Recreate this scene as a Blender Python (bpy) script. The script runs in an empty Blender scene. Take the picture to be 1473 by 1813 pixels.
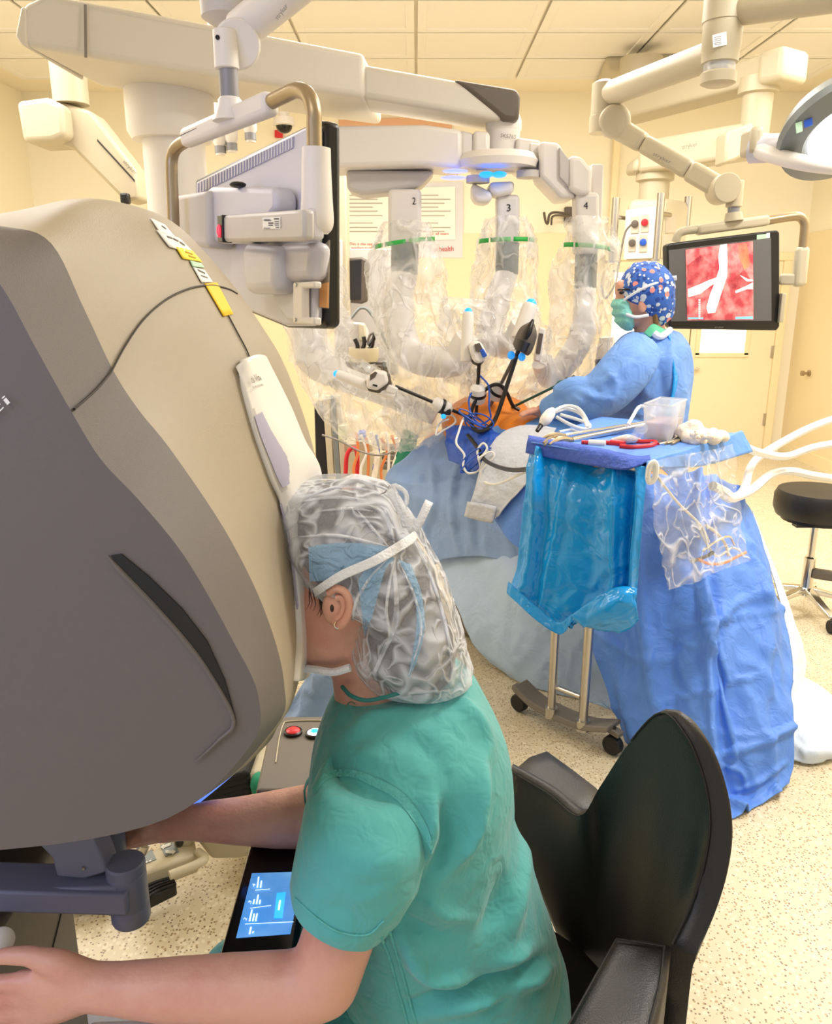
import bpy, bmesh, math, random
from mathutils import Vector, Matrix, noise
from mathutils.bvhtree import BVHTree
random.seed(7)
C = bpy.context.scene.collection
R = math.radians
# ------------------------------------------------------------------ camera, sky, lamps, exposure
PITCH, FPX, CX, CY = R(15.4), 1404.0, 736.5, 906.5
CAM = Vector((0, 0, 1.6))
cd = bpy.data.cameras.new('camera'); cam = bpy.data.objects.new('camera', cd); C.objects.link(cam)
cd.sensor_fit = 'VERTICAL'; cd.sensor_height = 36.0; cd.lens = 36.0 * FPX / 1813.0
cd.clip_start = 0.02; cam.location = CAM; cam.rotation_euler = (math.pi / 2 - PITCH, 0, 0)
bpy.context.scene.camera = cam
sc = bpy.context.scene
sc.view_settings.view_transform = 'Standard'; sc.view_settings.look = 'None'
sc.view_settings.gamma = 1.0; sc.view_settings.exposure = 0.38; sc.view_settings.use_curve_mapping = False
w = bpy.data.worlds.new('world'); sc.world = w; w.use_nodes = True
w.node_tree.nodes['Background'].inputs[0].default_value = (0.92, 0.95, 1.0, 1)
w.node_tree.nodes['Background'].inputs[1].default_value = 0.52

def lamp(name, loc, size, power, col, aim=None, sy=None):
    d = bpy.data.lights.new(name, 'AREA'); d.energy = power; d.color = col; d.size = size
    if sy: d.shape = 'RECTANGLE'; d.size_y = sy
    o = bpy.data.objects.new(name, d); C.objects.link(o); o.location = loc
    if aim: o.rotation_euler = (Vector(aim) - Vector(loc)).to_track_quat('-Z', 'Y').to_euler()
    return o
lamp('ceiling_lamp', (1.9, 2.1, 3.38), 1.0, 62, (1, .98, .94), sy=.6)
lamp('ceiling_lamp', (3.0, 4.4, 3.38), 1.2, 60, (1, .97, .92), sy=2.4)
lamp('ceiling_lamp', (-2.6, 4.2, 3.38), 1.6, 65, (1, .97, .93), sy=2.0)
lamp('ceiling_lamp', (0.3, 4.9, 3.38), 2.4, 95, (1, .97, .92), sy=1.0)
lamp('ceiling_lamp', (-1.2, -0.6, 3.36), 1.2, 22, (1, .96, .9), sy=1.2)

lamp('screen_glow', (-1.5, 0.1, 1.75), .5, 7, (.35, .45, 1), aim=(-.55, .7, 1.45))

# ------------------------------------------------------------------ helpers
def ray(px, py):
    x = (px - CX) / FPX; v = (CY - py) / FPX
    c, s = math.cos(PITCH), math.sin(PITCH)
    return Vector((x, c + v * s, -s + v * c))
def V(px, py, Y):                       # the point seen at this pixel, Y metres ahead
    d = ray(px, py); return CAM + d * (Y / d.y)
def Hz(px, py, z):                      # the point seen at this pixel, at height z
    d = ray(px, py); return CAM + d * ((z - CAM.z) / d.z)
def PL(px, py, p0, n):                  # the point seen at this pixel, on a plane
    d = ray(px, py); return CAM + d * ((p0 - CAM).dot(n) / d.dot(n))
def VV(l, Y=None):
    return [V(*p) if Y is None else V(p[0], p[1], Y) for p in l]

def lin(c):
    r = []
    for v in c:
        v /= 255.0; r.append(v / 12.92 if v <= .04045 else ((v + .055) / 1.055) ** 2.4)
    return (*r, 1)
MATS = {}
def mat(name, col, rough=.5, metal=0, bump=None, alpha=1, emit=0, ecol=None, mix=None, spec=None, trans=0, sheen=0, coat=0):
    """bump=(scale, strength[, detail]); mix=(colour2, scale, low, high) mottles the base colour"""
    m = bpy.data.materials.new(name); m.use_nodes = True; nt = m.node_tree; b = nt.nodes['Principled BSDF']
    b.inputs['Base Color'].default_value = lin(col); b.inputs['Roughness'].default_value = rough
    b.inputs['Metallic'].default_value = metal; b.inputs['Alpha'].default_value = alpha
    if spec is not None: b.inputs['Specular IOR Level'].default_value = spec
    if trans: b.inputs['Transmission Weight'].default_value = trans
    if sheen: b.inputs['Sheen Weight'].default_value = sheen
    if coat: b.inputs['Coat Weight'].default_value = coat; b.inputs['Coat Roughness'].default_value = .1
    if emit:
        b.inputs['Emission Color'].default_value = lin(ecol or col); b.inputs['Emission Strength'].default_value = emit
    tc = None
    if bump or mix: tc = nt.nodes.new('ShaderNodeTexCoord')
    if bump:
        n = nt.nodes.new('ShaderNodeTexNoise'); n.inputs['Scale'].default_value = bump[0]
        n.inputs['Detail'].default_value = bump[2] if len(bump) > 2 else 3
        if len(bump) > 3: n.inputs['Distortion'].default_value = bump[3]
        nt.links.new(tc.outputs['Object'], n.inputs['Vector'])
        bp = nt.nodes.new('ShaderNodeBump'); bp.inputs['Strength'].default_value = bump[1]; bp.inputs['Distance'].default_value = .02
        nt.links.new(n.outputs['Fac'], bp.inputs['Height']); nt.links.new(bp.outputs['Normal'], b.inputs['Normal'])
    if mix:
        n = nt.nodes.new('ShaderNodeTexNoise'); n.inputs['Scale'].default_value = mix[1]; n.inputs['Detail'].default_value = 4
        nt.links.new(tc.outputs['Object'], n.inputs['Vector'])
        r = nt.nodes.new('ShaderNodeValToRGB'); r.color_ramp.elements[0].position = mix[2]; r.color_ramp.elements[1].position = mix[3]
        r.color_ramp.elements[0].color = lin(col); r.color_ramp.elements[1].color = lin(mix[0])
        nt.links.new(n.outputs['Fac'], r.inputs['Fac']); nt.links.new(r.outputs['Color'], b.inputs['Base Color'])
        if emit: nt.links.new(r.outputs['Color'], b.inputs['Emission Color'])
    MATS[name] = m; return m

def crom(P, n, closed=False):
    """n points along a Catmull-Rom curve through P"""
    P = [Vector(p) for p in P]; k = len(P)
    if k == 1: return [P[0].copy() for _ in range(n)]
    out = []; segs = k if closed else k - 1
    for i in range(n):
        u = i / (n if closed else n - 1) * segs; s = min(int(u), segs - 1); t = u - s
        g = (lambda j: P[j % k]) if closed else (lambda j: P[max(0, min(k - 1, j))])
        a, b, c, d = g(s - 1), g(s), g(s + 1), g(s + 2)
        if not closed:
            if s == 0: a = b * 2 - c
            if s == segs - 1: d = c * 2 - b
        out.append(.5 * ((2 * b) + (c - a) * t + (2 * a - 5 * b + 4 * c - d) * t * t + (3 * b - a - 3 * c + d) * t ** 3))
    return out

class MB:
    def __init__(s): s.bm = bmesh.new()
    def ring_faces(s, A, B, closed=True):
        n = len(A); m = n if closed else n - 1
        for i in range(m):
            j = (i + 1) % n
            try: s.bm.faces.new((A[i], A[j], B[j], B[i]))
            except ValueError: pass
    def cap(s, A):
        try: s.bm.faces.new(A)
        except ValueError: pass
    def loft(s, rings, cap=True, closed=True):
        vs = [[s.bm.verts.new(p) for p in r] for r in rings]
        for a, b in zip(vs, vs[1:]): s.ring_faces(a, b, closed)
        if cap and closed: s.cap(vs[0][::-1]); s.cap(vs[-1])
        return s
    def box(s, c, size, rot=None):
        c = Vector(c); h = Vector(size) / 2; M = rot or Matrix.Identity(3)
        q = [s.bm.verts.new(c + M @ Vector((x * h.x, y * h.y, z * h.z))) for z in (-1, 1) for x, y in ((-1, -1), (1, -1), (1, 1), (-1, 1))]
        for f in ((3, 2, 1, 0), (4, 5, 6, 7), (0, 1, 5, 4), (1, 2, 6, 5), (2, 3, 7, 6), (3, 0, 4, 7)): s.bm.faces.new([q[i] for i in f])
        return s
    def beam(s, a, b, wd, ht, up=(0, 0, 1), w2=None, h2=None):
        """box-section bar from a to b"""
        a, b = Vector(a), Vector(b); d = (b - a).normalized(); x = d.cross(Vector(up)).normalized(); u = x.cross(d)
        def rg(p, W, H): return [p + x * (i * W / 2) + u * (j * H / 2) for i, j in ((-1, -1), (1, -1), (1, 1), (-1, 1))]
        return s.loft([rg(a, wd, ht), rg(b, w2 or wd, h2 or ht)])
    def prism(s, poly, d):
        """polygon of points swept along d"""
        d = Vector(d); return s.loft([[Vector(p) for p in poly], [Vector(p) + d for p in poly]])
    def tube(s, path, r, seg=10, n=None, cap=True):
        P = crom(path, n) if n else [Vector(p) for p in path]
        k = len(P); rs = r if isinstance(r, (list, tuple)) else [r] * k
        if len(rs) != k:
            rr = crom([Vector((x, 0, 0)) for x in rs], k); rs = [x.x for x in rr]
        t0 = (P[1] - P[0]).normalized(); u = t0.orthogonal().normalized(); rings = []
        for i in range(k):
            t = (P[min(i + 1, k - 1)] - P[max(i - 1, 0)]).normalized()
            u = (u - t * u.dot(t)).normalized(); v = t.cross(u)
            rings.append([P[i] + (u * math.cos(a) + v * math.sin(a)) * rs[i] for a in (2 * math.pi * j / seg for j in range(seg))])
        return s.loft(rings, cap)
    def lathe(s, c, prof, axis=(0, 0, 1), seg=28, cap=True):
        """prof = [(radius, height along axis)]"""
        c = Vector(c); ax = Vector(axis).normalized(); u = ax.orthogonal().normalized(); v = ax.cross(u)
        return s.loft([[c + ax * h + (u * math.cos(a) + v * math.sin(a)) * max(r, 1e-4) for a in (2 * math.pi * j / seg for j in range(seg))] for r, h in prof], cap)
    def cyl(s, a, b, r, r2=None, seg=24):
        a, b = Vector(a), Vector(b); return s.lathe(a, [(r, 0), (r if r2 is None else r2, (b - a).length)], b - a, seg)
    def ell(s, c, rad, rot=None, seg=20, rows=12):
        c = Vector(c); M = rot or Matrix.Identity(3); rings = []
        for i in range(rows + 1):
            th = math.pi * i / rows; sr = max(math.sin(th), 1e-3)
            rings.append([c + M @ Vector((rad[0] * sr * math.cos(a), rad[1] * sr * math.sin(a), -rad[2] * math.cos(th))) for a in (2 * math.pi * j / seg for j in range(seg))])
        return s.loft(rings)
    def caps(s, pts):
        """chain of (point, radius) as overlapping tapered limbs and balls"""
        for p, r in pts: s.ell(p, (r, r, r), seg=14, rows=8)
        for (p, r), (q, t) in zip(pts, pts[1:]):
            if (Vector(q) - Vector(p)).length > 1e-4: s.cyl(p, q, r, t, 14)
        return s
    def sheet(s, rows, nu=24, nv=24, amp=0, scale=6, seed=0, fold=None, stretch=(1, 1, 1), zmin=.006):
        """soft surface through rows of points; amp = height of wrinkles, fold(u, v) = extra height"""
        rows = [[Vector(p) for p in r] for r in rows]
        cols = [crom(r, nu) for r in rows]
        G = [crom([c[i] for c in cols], nv) for i in range(nu)]
        out = []
        for i in range(nu):
            o = []
            for j in range(nv):
                p = G[i][j]
                du = G[min(i + 1, nu - 1)][j] - G[max(i - 1, 0)][j]; dv = G[i][min(j + 1, nv - 1)] - G[i][max(j - 1, 0)]
                n = du.cross(dv); n = n.normalized() if n.length > 1e-9 else Vector((0, 0, 1))
                if n.dot(CAM - p) < 0: n = -n
                h = 0
                if amp:
                    q = Vector((p.x * stretch[0], p.y * stretch[1], p.z * stretch[2])) * scale + Vector((seed, seed * 1.7, 0))
                    h += amp * (noise.noise(q) + .5 * (1 - 2 * abs(noise.noise(q * 2.1))) )
                if fold: h += fold(i / (nu - 1), j / (nv - 1))
                p = p + n * h; p.z = max(p.z, zmin); o.append(p)
            out.append(o)
        return s.loft(out, cap=False, closed=False)
    def blob(s, st, seg=28, n=None, power=2.0, amp=0, scale=8, seed=0, cap=True, zs=1):
        """stations (ax,ay, bx,by, Y, hy): an ellipse whose diameter is seen from a to b at distance Y, hy half-thick in depth"""
        K = []
        for q in st:
            a, b = V(q[0], q[1], q[4]), V(q[2], q[3], q[4]); K.append(((a + b) / 2, (b - a) / 2, q[5]))
        if n:
            c = crom([k[0] for k in K], n); e = crom([k[1] for k in K], n); h = crom([Vector((k[2], 0, 0)) for k in K], n)
            K = [(c[i], e[i], h[i].x) for i in range(n)]
        rings = []
        for c, e, h in K:
            r = []
            for j in range(seg):
                a = 2 * math.pi * j / seg; ca, sa = math.cos(a), math.sin(a)
                x = math.copysign(abs(ca) ** (2 / power), ca); y = math.copysign(abs(sa) ** (2 / power), sa)
                p = c + e * x + Vector((0, 1, 0)) * (h * y)
                if amp:
                    q = Vector((p.x, p.y, p.z * zs)) * scale + Vector((seed, seed, 0)); f = amp * (noise.noise(q) + .6 * (1 - 2 * abs(noise.noise(q * 2))))
                    d = (p - c); p = p + d.normalized() * f if d.length > 1e-6 else p
                r.append(p)
            rings.append(r)
        return s.loft(rings, cap)

def pix(p):
    v = Vector(p) - CAM; c, s = math.cos(PITCH), math.sin(PITCH); d = v.y * c - v.z * s
    return (CX + FPX * v.x / d, CY - FPX * (v.y * s + v.z * c) / d) if d > .05 else (-9e3, -9e3)
def crease(mb, lines):
    """raise cloth folds on a mesh: (polyline traced on the cloth as seen in the photograph, width px, height m)"""
    bm = mb.bm; bmesh.ops.recalc_face_normals(bm, faces=bm.faces); bm.normal_update(); mv = []
    L = [([(p.x, p.y) for p in crom([Vector((x, y, 0)) for x, y in pl], 14)], w_, h) for pl, w_, h in lines]
    for v in bm.verts:
        if v.normal.dot(CAM - v.co) <= 0: continue
        x, y = pix(v.co); d = 0
        for pl, w_, h in L:
            best = 9e9; m = len(pl)
            for k, (a, b) in enumerate(zip(pl, pl[1:])):
                ux, uy = b[0] - a[0], b[1] - a[1]; t = max(0, min(1, ((x - a[0]) * ux + (y - a[1]) * uy) / (ux * ux + uy * uy + 1e-9)))
                q = math.hypot(x - a[0] - ux * t, y - a[1] - uy * t)
                if q < best: best = q; s_ = (k + t) / (m - 1)
            if best < 3 * w_: d += h * math.exp(-(best / w_) ** 2) * math.sin(math.pi * min(1, max(0, .08 + .84 * s_)))
        if d: mv.append((v, v.normal * d))
    for v, q in mv: v.co += q
    return mb
WL = {}
def finish(mb, name, m, parent=None, smooth=True, bevel=0, solid=0, sub=0, angle=40, voxel=0, smit=0, label=None, recenter=False, seg=2):
    bm = mb.bm
    bmesh.ops.recalc_face_normals(bm, faces=bm.faces)
    me = bpy.data.meshes.new(name)
    org = Vector((0, 0, 0))
    if recenter and bm.verts:
        lo = Vector([min(v.co[i] for v in bm.verts) for i in range(3)]); hi = Vector([max(v.co[i] for v in bm.verts) for i in range(3)])
        org = (lo + hi) / 2; org.z = lo.z
        bmesh.ops.translate(bm, verts=bm.verts, vec=-org)
    bm.to_mesh(me); bm.free()
    if smooth:
        me.shade_smooth()
        if not sub and not voxel: me.set_sharp_from_angle(angle=R(angle))
    me.materials.append(MATS[m] if isinstance(m, str) else m)
    o = bpy.data.objects.new(name, me); C.objects.link(o)
    if parent is not None:
        o.parent = parent; o.location = org - WL[parent.name]
    else: o.location = org
    WL[o.name] = org
    if bevel:
        b = o.modifiers.new('bevel', 'BEVEL'); b.width = bevel; b.segments = seg; b.limit_method = 'ANGLE'; b.angle_limit = R(35); b.harden_normals = False
    if solid:
        b = o.modifiers.new('solid', 'SOLIDIFY'); b.thickness = solid; b.offset = 0
    if voxel:
        b = o.modifiers.new('remesh', 'REMESH'); b.mode = 'VOXEL'; b.voxel_size = voxel; b.use_smooth_shade = True
    if smit:
        b = o.modifiers.new('smooth', 'SMOOTH'); b.iterations = smit; b.factor = .5
    if sub:
        b = o.modifiers.new('sub', 'SUBSURF'); b.levels = sub; b.render_levels = sub
    if label: o['label'] = label
    return o
def thing(name, label, cat, loc, group=None):
    o = bpy.data.objects.new(name, None); C.objects.link(o); o.location = loc; o.empty_display_size = .05
    o['label'] = label; o['category'] = cat
    if group: o['group'] = group
    WL[o.name] = Vector(loc); return o
def solo(mb, name, m, label, cat, group=None, **k):
    o = finish(mb, name, m, recenter=True, label=label, **k); o['category'] = cat
    if group: o['group'] = group
    return o
def struct(mb, name, m, parent=None, **k):
    o = finish(mb, name, m, parent, **k)
    if parent is None: o['kind'] = 'structure'
    return o
def text(body, fn, a, b, hpx, name, m, parent, off=.0015, up=None, conform=False):
    """flat lettering from pixel a to pixel b, fn(px,py) gives the surface point; hpx = capital height"""
    A, B = fn(*a), fn(*b)
    dx, dy = b[0] - a[0], b[1] - a[1]; L = math.hypot(dx, dy); u = up or (dy / L, -dx / L)
    U = fn(a[0] + u[0] * hpx, a[1] + u[1] * hpx) - A
    cu = bpy.data.curves.new('lettering', 'FONT'); cu.body = body; cu.resolution_u = 2
    t = bpy.data.objects.new('lettering', cu); C.objects.link(t); bpy.context.view_layer.update()
    me = bpy.data.meshes.new_from_object(t.evaluated_get(bpy.context.evaluated_depsgraph_get()))
    bpy.data.objects.remove(t)
    xs = [v.co.x for v in me.vertices]; ys = [v.co.y for v in me.vertices]
    W, H = max(xs) - min(xs), .72; x0 = min(xs); X = (B - A)
    n = X.cross(U).normalized()
    if n.dot(CAM - A) < 0: n = -n
    for v in me.vertices:
        if conform:
            s_, t_ = (v.co.x - x0) / W, v.co.y / H * hpx; v.co = fn(a[0] + dx * s_ + u[0] * t_, a[1] + dy * s_ + u[1] * t_); continue
        v.co = A + X * ((v.co.x - x0) / W) + U * (v.co.y / H) + n * off
    me.materials.append(MATS[m]); o = bpy.data.objects.new(name, me); C.objects.link(o)
    if parent is not None: o.parent = parent; o.location = -WL[parent.name]
    WL[o.name] = Vector((0, 0, 0)); return o
def plate(px, fn, depth, name, m, parent, bevel=.0, **k):
    """polygon of pixels laid on a surface fn, given thickness away from the camera"""
    P = [fn(*p) for p in px]; n = (P[1] - P[0]).cross(P[2] - P[0]).normalized()
    if n.dot(CAM - P[0]) < 0: n = -n
    return finish(MB().prism(P, -n * depth), name, m, parent, bevel=bevel, **k)
def plane(p0, n):
    p0, n = Vector(p0), Vector(n); return lambda x, y: PL(x, y, p0, n)
def surf(mb_verts_faces, off=.002):
    bv = mb_verts_faces
    def f(x, y):
        d = ray(x, y).normalized(); h = bv.ray_cast(CAM, d)
        return (h[0] - d * off) if h[0] else V(x, y, 1.0)
    return f
def dup(o, parent=None, loc=None, label=None):
    c = o.copy(); C.objects.link(c)
    if parent is not None: c.parent = parent
    if loc is not None: c.location = loc
    if label: c['label'] = label
    WL[c.name] = Vector(c.location); return c
def cable(pts, r, name, m, label, cat='cable', group=None, n=None, seg=8, parent=None):
    mb = MB().tube(VV(pts), r, seg, n or len(pts) * 7)
    if parent is not None: return finish(mb, name, m, parent)
    return solo(mb, name, m, label, cat, group)

# ------------------------------------------------------------------ materials
mat('wall_paint', (250, 241, 216), .75, bump=(40, .03))
mat('wainscot', (242, 224, 184), .6, bump=(40, .02))
mat('ceiling_panel', (242, 237, 226), .7); mat('ceiling_grid', (244, 234, 210), .6)
mat('door_paint', (248, 232, 196), .5); mat('frame_paint', (246, 230, 188), .5)
mat('daylit_glass', (255, 252, 240), .2, emit=1.2)
mat('white_plastic', (228, 222, 216), .38); mat('boom_white', (208, 201, 188), .42)
mat('cream_plastic', (196, 185, 158), .45); mat('grey_plastic', (196, 190, 186), .45)
mat('boom_cream', (192, 180, 152), .45); mat('cool_plastic', (205, 203, 212), .38)
mat('console_taupe', (163, 150, 128), .5, bump=(900, .12)); mat('console_grey', (120, 120, 136), .45)
mat('side_shade_grey', (104, 97, 94), .55, bump=(900, .12)); mat('dark_seam', (52, 46, 44), .6)  # side grey: hood colour darkened, the shade on that side painted in
mat('visor_white', (238, 234, 226), .35); mat('visor_pad', (178, 174, 196), .6)
mat('black_plastic', (22, 20, 20), .35); mat('black_gloss', (8, 8, 9), .12); mat('rubber', (18, 17, 17), .6, bump=(200, .2))
mat('dark_taupe', (94, 84, 74), .5); mat('steel', (190, 186, 180), .28, 1.0); mat('brass_tube', (168, 150, 120), .38, .75)
mat('chrome', (215, 213, 208), .15, 1.0); mat('bronze_grey', (110, 102, 92), .5)
mat('sleeve_grey', (140, 140, 146), .4, .3)
mat('leather', (29, 25, 22), .42, bump=(420, .12, 4)); mat('leather_edge', (46, 39, 33), .48, bump=(330, .35, 6)); mat('stitch', (30, 26, 24), .7)
mat('scrubs', (80, 170, 168), .8, bump=(34, .30, 2, .6), sheen=.25); mat('scrubs_seam', (92, 180, 176), .8, bump=(90, .4))
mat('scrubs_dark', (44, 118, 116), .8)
mat('skin', (218, 164, 142), .5, bump=(160, .08), mix=((204, 138, 120), 14, .45, .75)); mat('skin_light', (214, 150, 122), .5)
mat('hair', (62, 44, 36), .45, bump=(120, .5)); mat('blond_hair', (150, 112, 70), .5)
mat('cap_blue', (150, 198, 238), .6, alpha=.62, bump=(50, .7, 4, 1.2))
mat('strap_white', (238, 240, 246), .6, bump=(300, .3)); mat('earring', (225, 215, 190), .2, 1)
mat('gown_blue', (112, 158, 230), .6, bump=(16, .5, 2, .8)); mat('gown_dark', (50, 96, 188), .6, bump=(16, .5, 2))
mat('drape_royal', (92, 142, 230), .55, bump=(14, .55, 3, .8)); mat('drape_pale', (140, 170, 220), .55, bump=(11, .5, 3, .8))
mat('drape_grey', (176, 200, 232), .55, bump=(9, .5, 3, .8)); mat('drape_white', (214, 226, 240), .6, bump=(12, .6, 3, .8))
mat('drape_mid', (92, 148, 222), .55, bump=(12, .5, 3)); mat('towel_blue', (62, 92, 188), .75, bump=(60, .4))
mat('bag_blue', (20, 154, 236), .16, bump=(9, .8, 3, 1.2)); mat('pad_white', (206, 210, 222), .7, bump=(50, .3))
mat('pouch_blue', (36, 84, 188), .4, bump=(20, .6))

mat('clear_tub', (240, 244, 250), .15, alpha=.35); mat('pink_fluid', (226, 190, 184), .2, alpha=.8)
mat('green_tape', (44, 178, 74), .5); mat('iodine_skin', (224, 130, 36), .4, bump=(60, .1))
mat('led_blue', (20, 130, 255), .3, emit=1.6); mat('led_soft', (150, 160, 255), .3, emit=.9); mat('led_cyan', (40, 150, 235), .4, emit=.5)
mat('strip_blue', (96, 140, 245), .4, emit=.8); mat('led_red', (240, 60, 80), .3, emit=.8)
mat('cable_blue', (34, 84, 186), .4); mat('cable_white', (238, 236, 232), .4); mat('cable_black', (24, 22, 22), .4); mat('cable_orange', (226, 132, 72), .5)
mat('tube_clear', (240, 240, 236), .2, alpha=.75); mat('red_plastic', (206, 32, 44), .35); mat('teal_plastic', (24, 96, 88), .4); mat('green_cloth', (24, 138, 104), .7); mat('mint_cloth', (104, 206, 164), .7)
mat('label_white', (240, 240, 236), .6); mat('label_yellow', (244, 222, 56), .6); mat('label_orange_yellow', (250, 204, 36), .6); mat('label_mint', (184, 220, 190), .6)
mat('ink', (36, 34, 36), .7); mat('ink_grey', (128, 122, 116), .7); mat('print_grey', (176, 168, 156), .7); mat('ink_red', (196, 58, 62), .7); mat('ink_amber', (196, 160, 40), .7)
mat('paper', (248, 244, 232), .8); mat('paper_grey', (222, 220, 222), .8); mat('wall_pink', (226, 178, 140), .7)
mat('screen_grey', (92, 90, 90), .25, emit=.25); mat('screen_dark', (40, 38, 40), .15)
mat('tissue', (168, 56, 66), .3, emit=.8, mix=((232, 142, 136), 22, .36, .72)); mat('tissue_dark', (124, 32, 44), .3, emit=.75, mix=((190, 84, 84), 26, .36, .7))
mat('glow_white', (255, 252, 240), .3, emit=1.0); mat('glow_orange', (244, 150, 100), .3, emit=.8); mat('glow_cyan', (120, 200, 225), .3, emit=.7)
mat('touch_blue', (66, 140, 216), .3, emit=.6, mix=((130, 186, 236), 9, .35, .7)); mat('touch_cyan', (46, 176, 226), .3, emit=.9); mat('touch_white', (225, 240, 255), .3, emit=.9)
mat('mask_teal', (140, 216, 206), .7, bump=(60, .3)); mat('lamp_face', (255, 255, 255), .3, emit=2.0)
mat('grey_metal', (128, 134, 134), .4, .2); mat('tan_box', (214, 156, 98), .5); mat('button_white', (235, 240, 250), .3, emit=.8)
mat('cloth_white', (240, 228, 212), .75, bump=(30, .6)); mat('glove', (236, 232, 226), .5); mat('film_tint', (180, 168, 150), .2, alpha=.6)
mat('sign_red', (214, 34, 40), .5); mat('socket', (198, 186, 168), .5); mat('olive_box', (202, 206, 170), .5)

def crinkle(name, col, rough, a0, a1, scale, wid, bump, dist=1.2, st=(1, 1, 1)):
    """thin film or net: sheer where flat, denser along its creases"""
    m = mat(name, col, rough); nt = m.node_tree; b = nt.nodes['Principled BSDF']; L = nt.links.new
    tc = nt.nodes.new('ShaderNodeTexCoord'); mp = nt.nodes.new('ShaderNodeMapping'); mp.inputs['Scale'].default_value = st; L(tc.outputs['Object'], mp.inputs['Vector']); prev = None
    for k, s_ in enumerate((scale, scale * 2.2)):
        n = nt.nodes.new('ShaderNodeTexNoise'); n.inputs['Scale'].default_value = s_; n.inputs['Detail'].default_value = 1.5; n.inputs['Distortion'].default_value = dist
        L(mp.outputs['Vector'], n.inputs['Vector'])
        q = nt.nodes.new('ShaderNodeMath'); q.operation = 'SUBTRACT'; q.inputs[1].default_value = .5; L(n.outputs['Fac'], q.inputs[0])
        q2 = nt.nodes.new('ShaderNodeMath'); q2.operation = 'ABSOLUTE'; L(q.outputs[0], q2.inputs[0])
        mr = nt.nodes.new('ShaderNodeMapRange'); mr.interpolation_type = 'SMOOTHSTEP'
        mr.inputs[1].default_value = 0; mr.inputs[2].default_value = wid; mr.inputs[3].default_value = 1; mr.inputs[4].default_value = 0
        L(q2.outputs[0], mr.inputs[0])
        if prev is None: prev = mr.outputs[0]
        else:
            mx = nt.nodes.new('ShaderNodeMath'); mx.operation = 'MAXIMUM'; L(prev, mx.inputs[0]); L(mr.outputs[0], mx.inputs[1]); prev = mx.outputs[0]
    mr = nt.nodes.new('ShaderNodeMapRange'); mr.inputs[3].default_value = a0; mr.inputs[4].default_value = a1; L(prev, mr.inputs[0]); L(mr.outputs[0], b.inputs['Alpha'])
    bp = nt.nodes.new('ShaderNodeBump'); bp.inputs['Strength'].default_value = bump; bp.inputs['Distance'].default_value = .02
    L(prev, bp.inputs['Height']); L(bp.outputs['Normal'], b.inputs['Normal'])
crinkle('clear_film', (253, 251, 248), .09, .14, .44, 4.2, .09, .9, .5, (1, 1, .5)); crinkle('clear_bag', (252, 252, 255), .08, .08, .32, 5, .035, .5, .6)
crinkle('cap_net', (236, 240, 250), .6, .25, .66, 10, .10, .5, .9)
def nt_floor():
    m = mat('terrazzo', (212, 198, 168), .32); nt = m.node_tree; b = nt.nodes['Principled BSDF']
    tc = nt.nodes.new('ShaderNodeTexCoord'); L = nt.links.new
    def chips(scale, thr, keep, c):
        v = nt.nodes.new('ShaderNodeTexVoronoi'); v.inputs['Scale'].default_value = scale
        L(tc.outputs['Object'], v.inputs['Vector'])
        lt = nt.nodes.new('ShaderNodeMath'); lt.operation = 'LESS_THAN'; lt.inputs[1].default_value = thr; L(v.outputs['Distance'], lt.inputs[0])
        sp = nt.nodes.new('ShaderNodeSeparateColor'); L(v.outputs['Color'], sp.inputs[0])
        gt = nt.nodes.new('ShaderNodeMath'); gt.operation = 'GREATER_THAN'; gt.inputs[1].default_value = keep; L(sp.outputs[0], gt.inputs[0])
        mu = nt.nodes.new('ShaderNodeMath'); mu.operation = 'MULTIPLY'; L(lt.outputs[0], mu.inputs[0]); L(gt.outputs[0], mu.inputs[1])
        return mu.outputs[0], c
    prev = None
    for f, c in (chips(70, .42, .45, (224, 212, 186)), chips(95, .34, .62, (176, 152, 112)), chips(130, .34, .72, (126, 106, 78))):
        mx = nt.nodes.new('ShaderNodeMix'); mx.data_type = 'RGBA'; L(f, mx.inputs[0])
        if prev is None: mx.inputs[6].default_value = lin((212, 198, 168))
        else: L(prev, mx.inputs[6])
        mx.inputs[7].default_value = lin(c); prev = mx.outputs[2]
    L(prev, b.inputs['Base Color'])
nt_floor()
def nt_print():
    m = mat('cap_print', (58, 108, 200), .7, bump=(40, .3)); nt = m.node_tree; b = nt.nodes['Principled BSDF']
    tc = nt.nodes.new('ShaderNodeTexCoord'); L = nt.links.new; prev = None
    for sc_, thr, keep, c in ((46, .46, .50, (36, 74, 160)), (34, .42, .62, (226, 232, 240)), (31, .36, .80, (240, 150, 140)), (60, .36, .66, (214, 224, 240))):
        v = nt.nodes.new('ShaderNodeTexVoronoi'); v.inputs['Scale'].default_value = sc_; L(tc.outputs['Object'], v.inputs['Vector'])
        lt = nt.nodes.new('ShaderNodeMath'); lt.operation = 'LESS_THAN'; lt.inputs[1].default_value = thr; L(v.outputs['Distance'], lt.inputs[0])
        sp = nt.nodes.new('ShaderNodeSeparateColor'); L(v.outputs['Color'], sp.inputs[0])
        gt = nt.nodes.new('ShaderNodeMath'); gt.operation = 'GREATER_THAN'; gt.inputs[1].default_value = keep; L(sp.outputs[0], gt.inputs[0])
        mu = nt.nodes.new('ShaderNodeMath'); mu.operation = 'MULTIPLY'; L(lt.outputs[0], mu.inputs[0]); L(gt.outputs[0], mu.inputs[1])
        mx = nt.nodes.new('ShaderNodeMix'); mx.data_type = 'RGBA'; L(mu.outputs[0], mx.inputs[0])
        if prev is None: mx.inputs[6].default_value = lin((58, 108, 200))
        else: L(prev, mx.inputs[6])
        mx.inputs[7].default_value = lin(c); prev = mx.outputs[2]
    L(prev, b.inputs['Base Color'])
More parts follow.
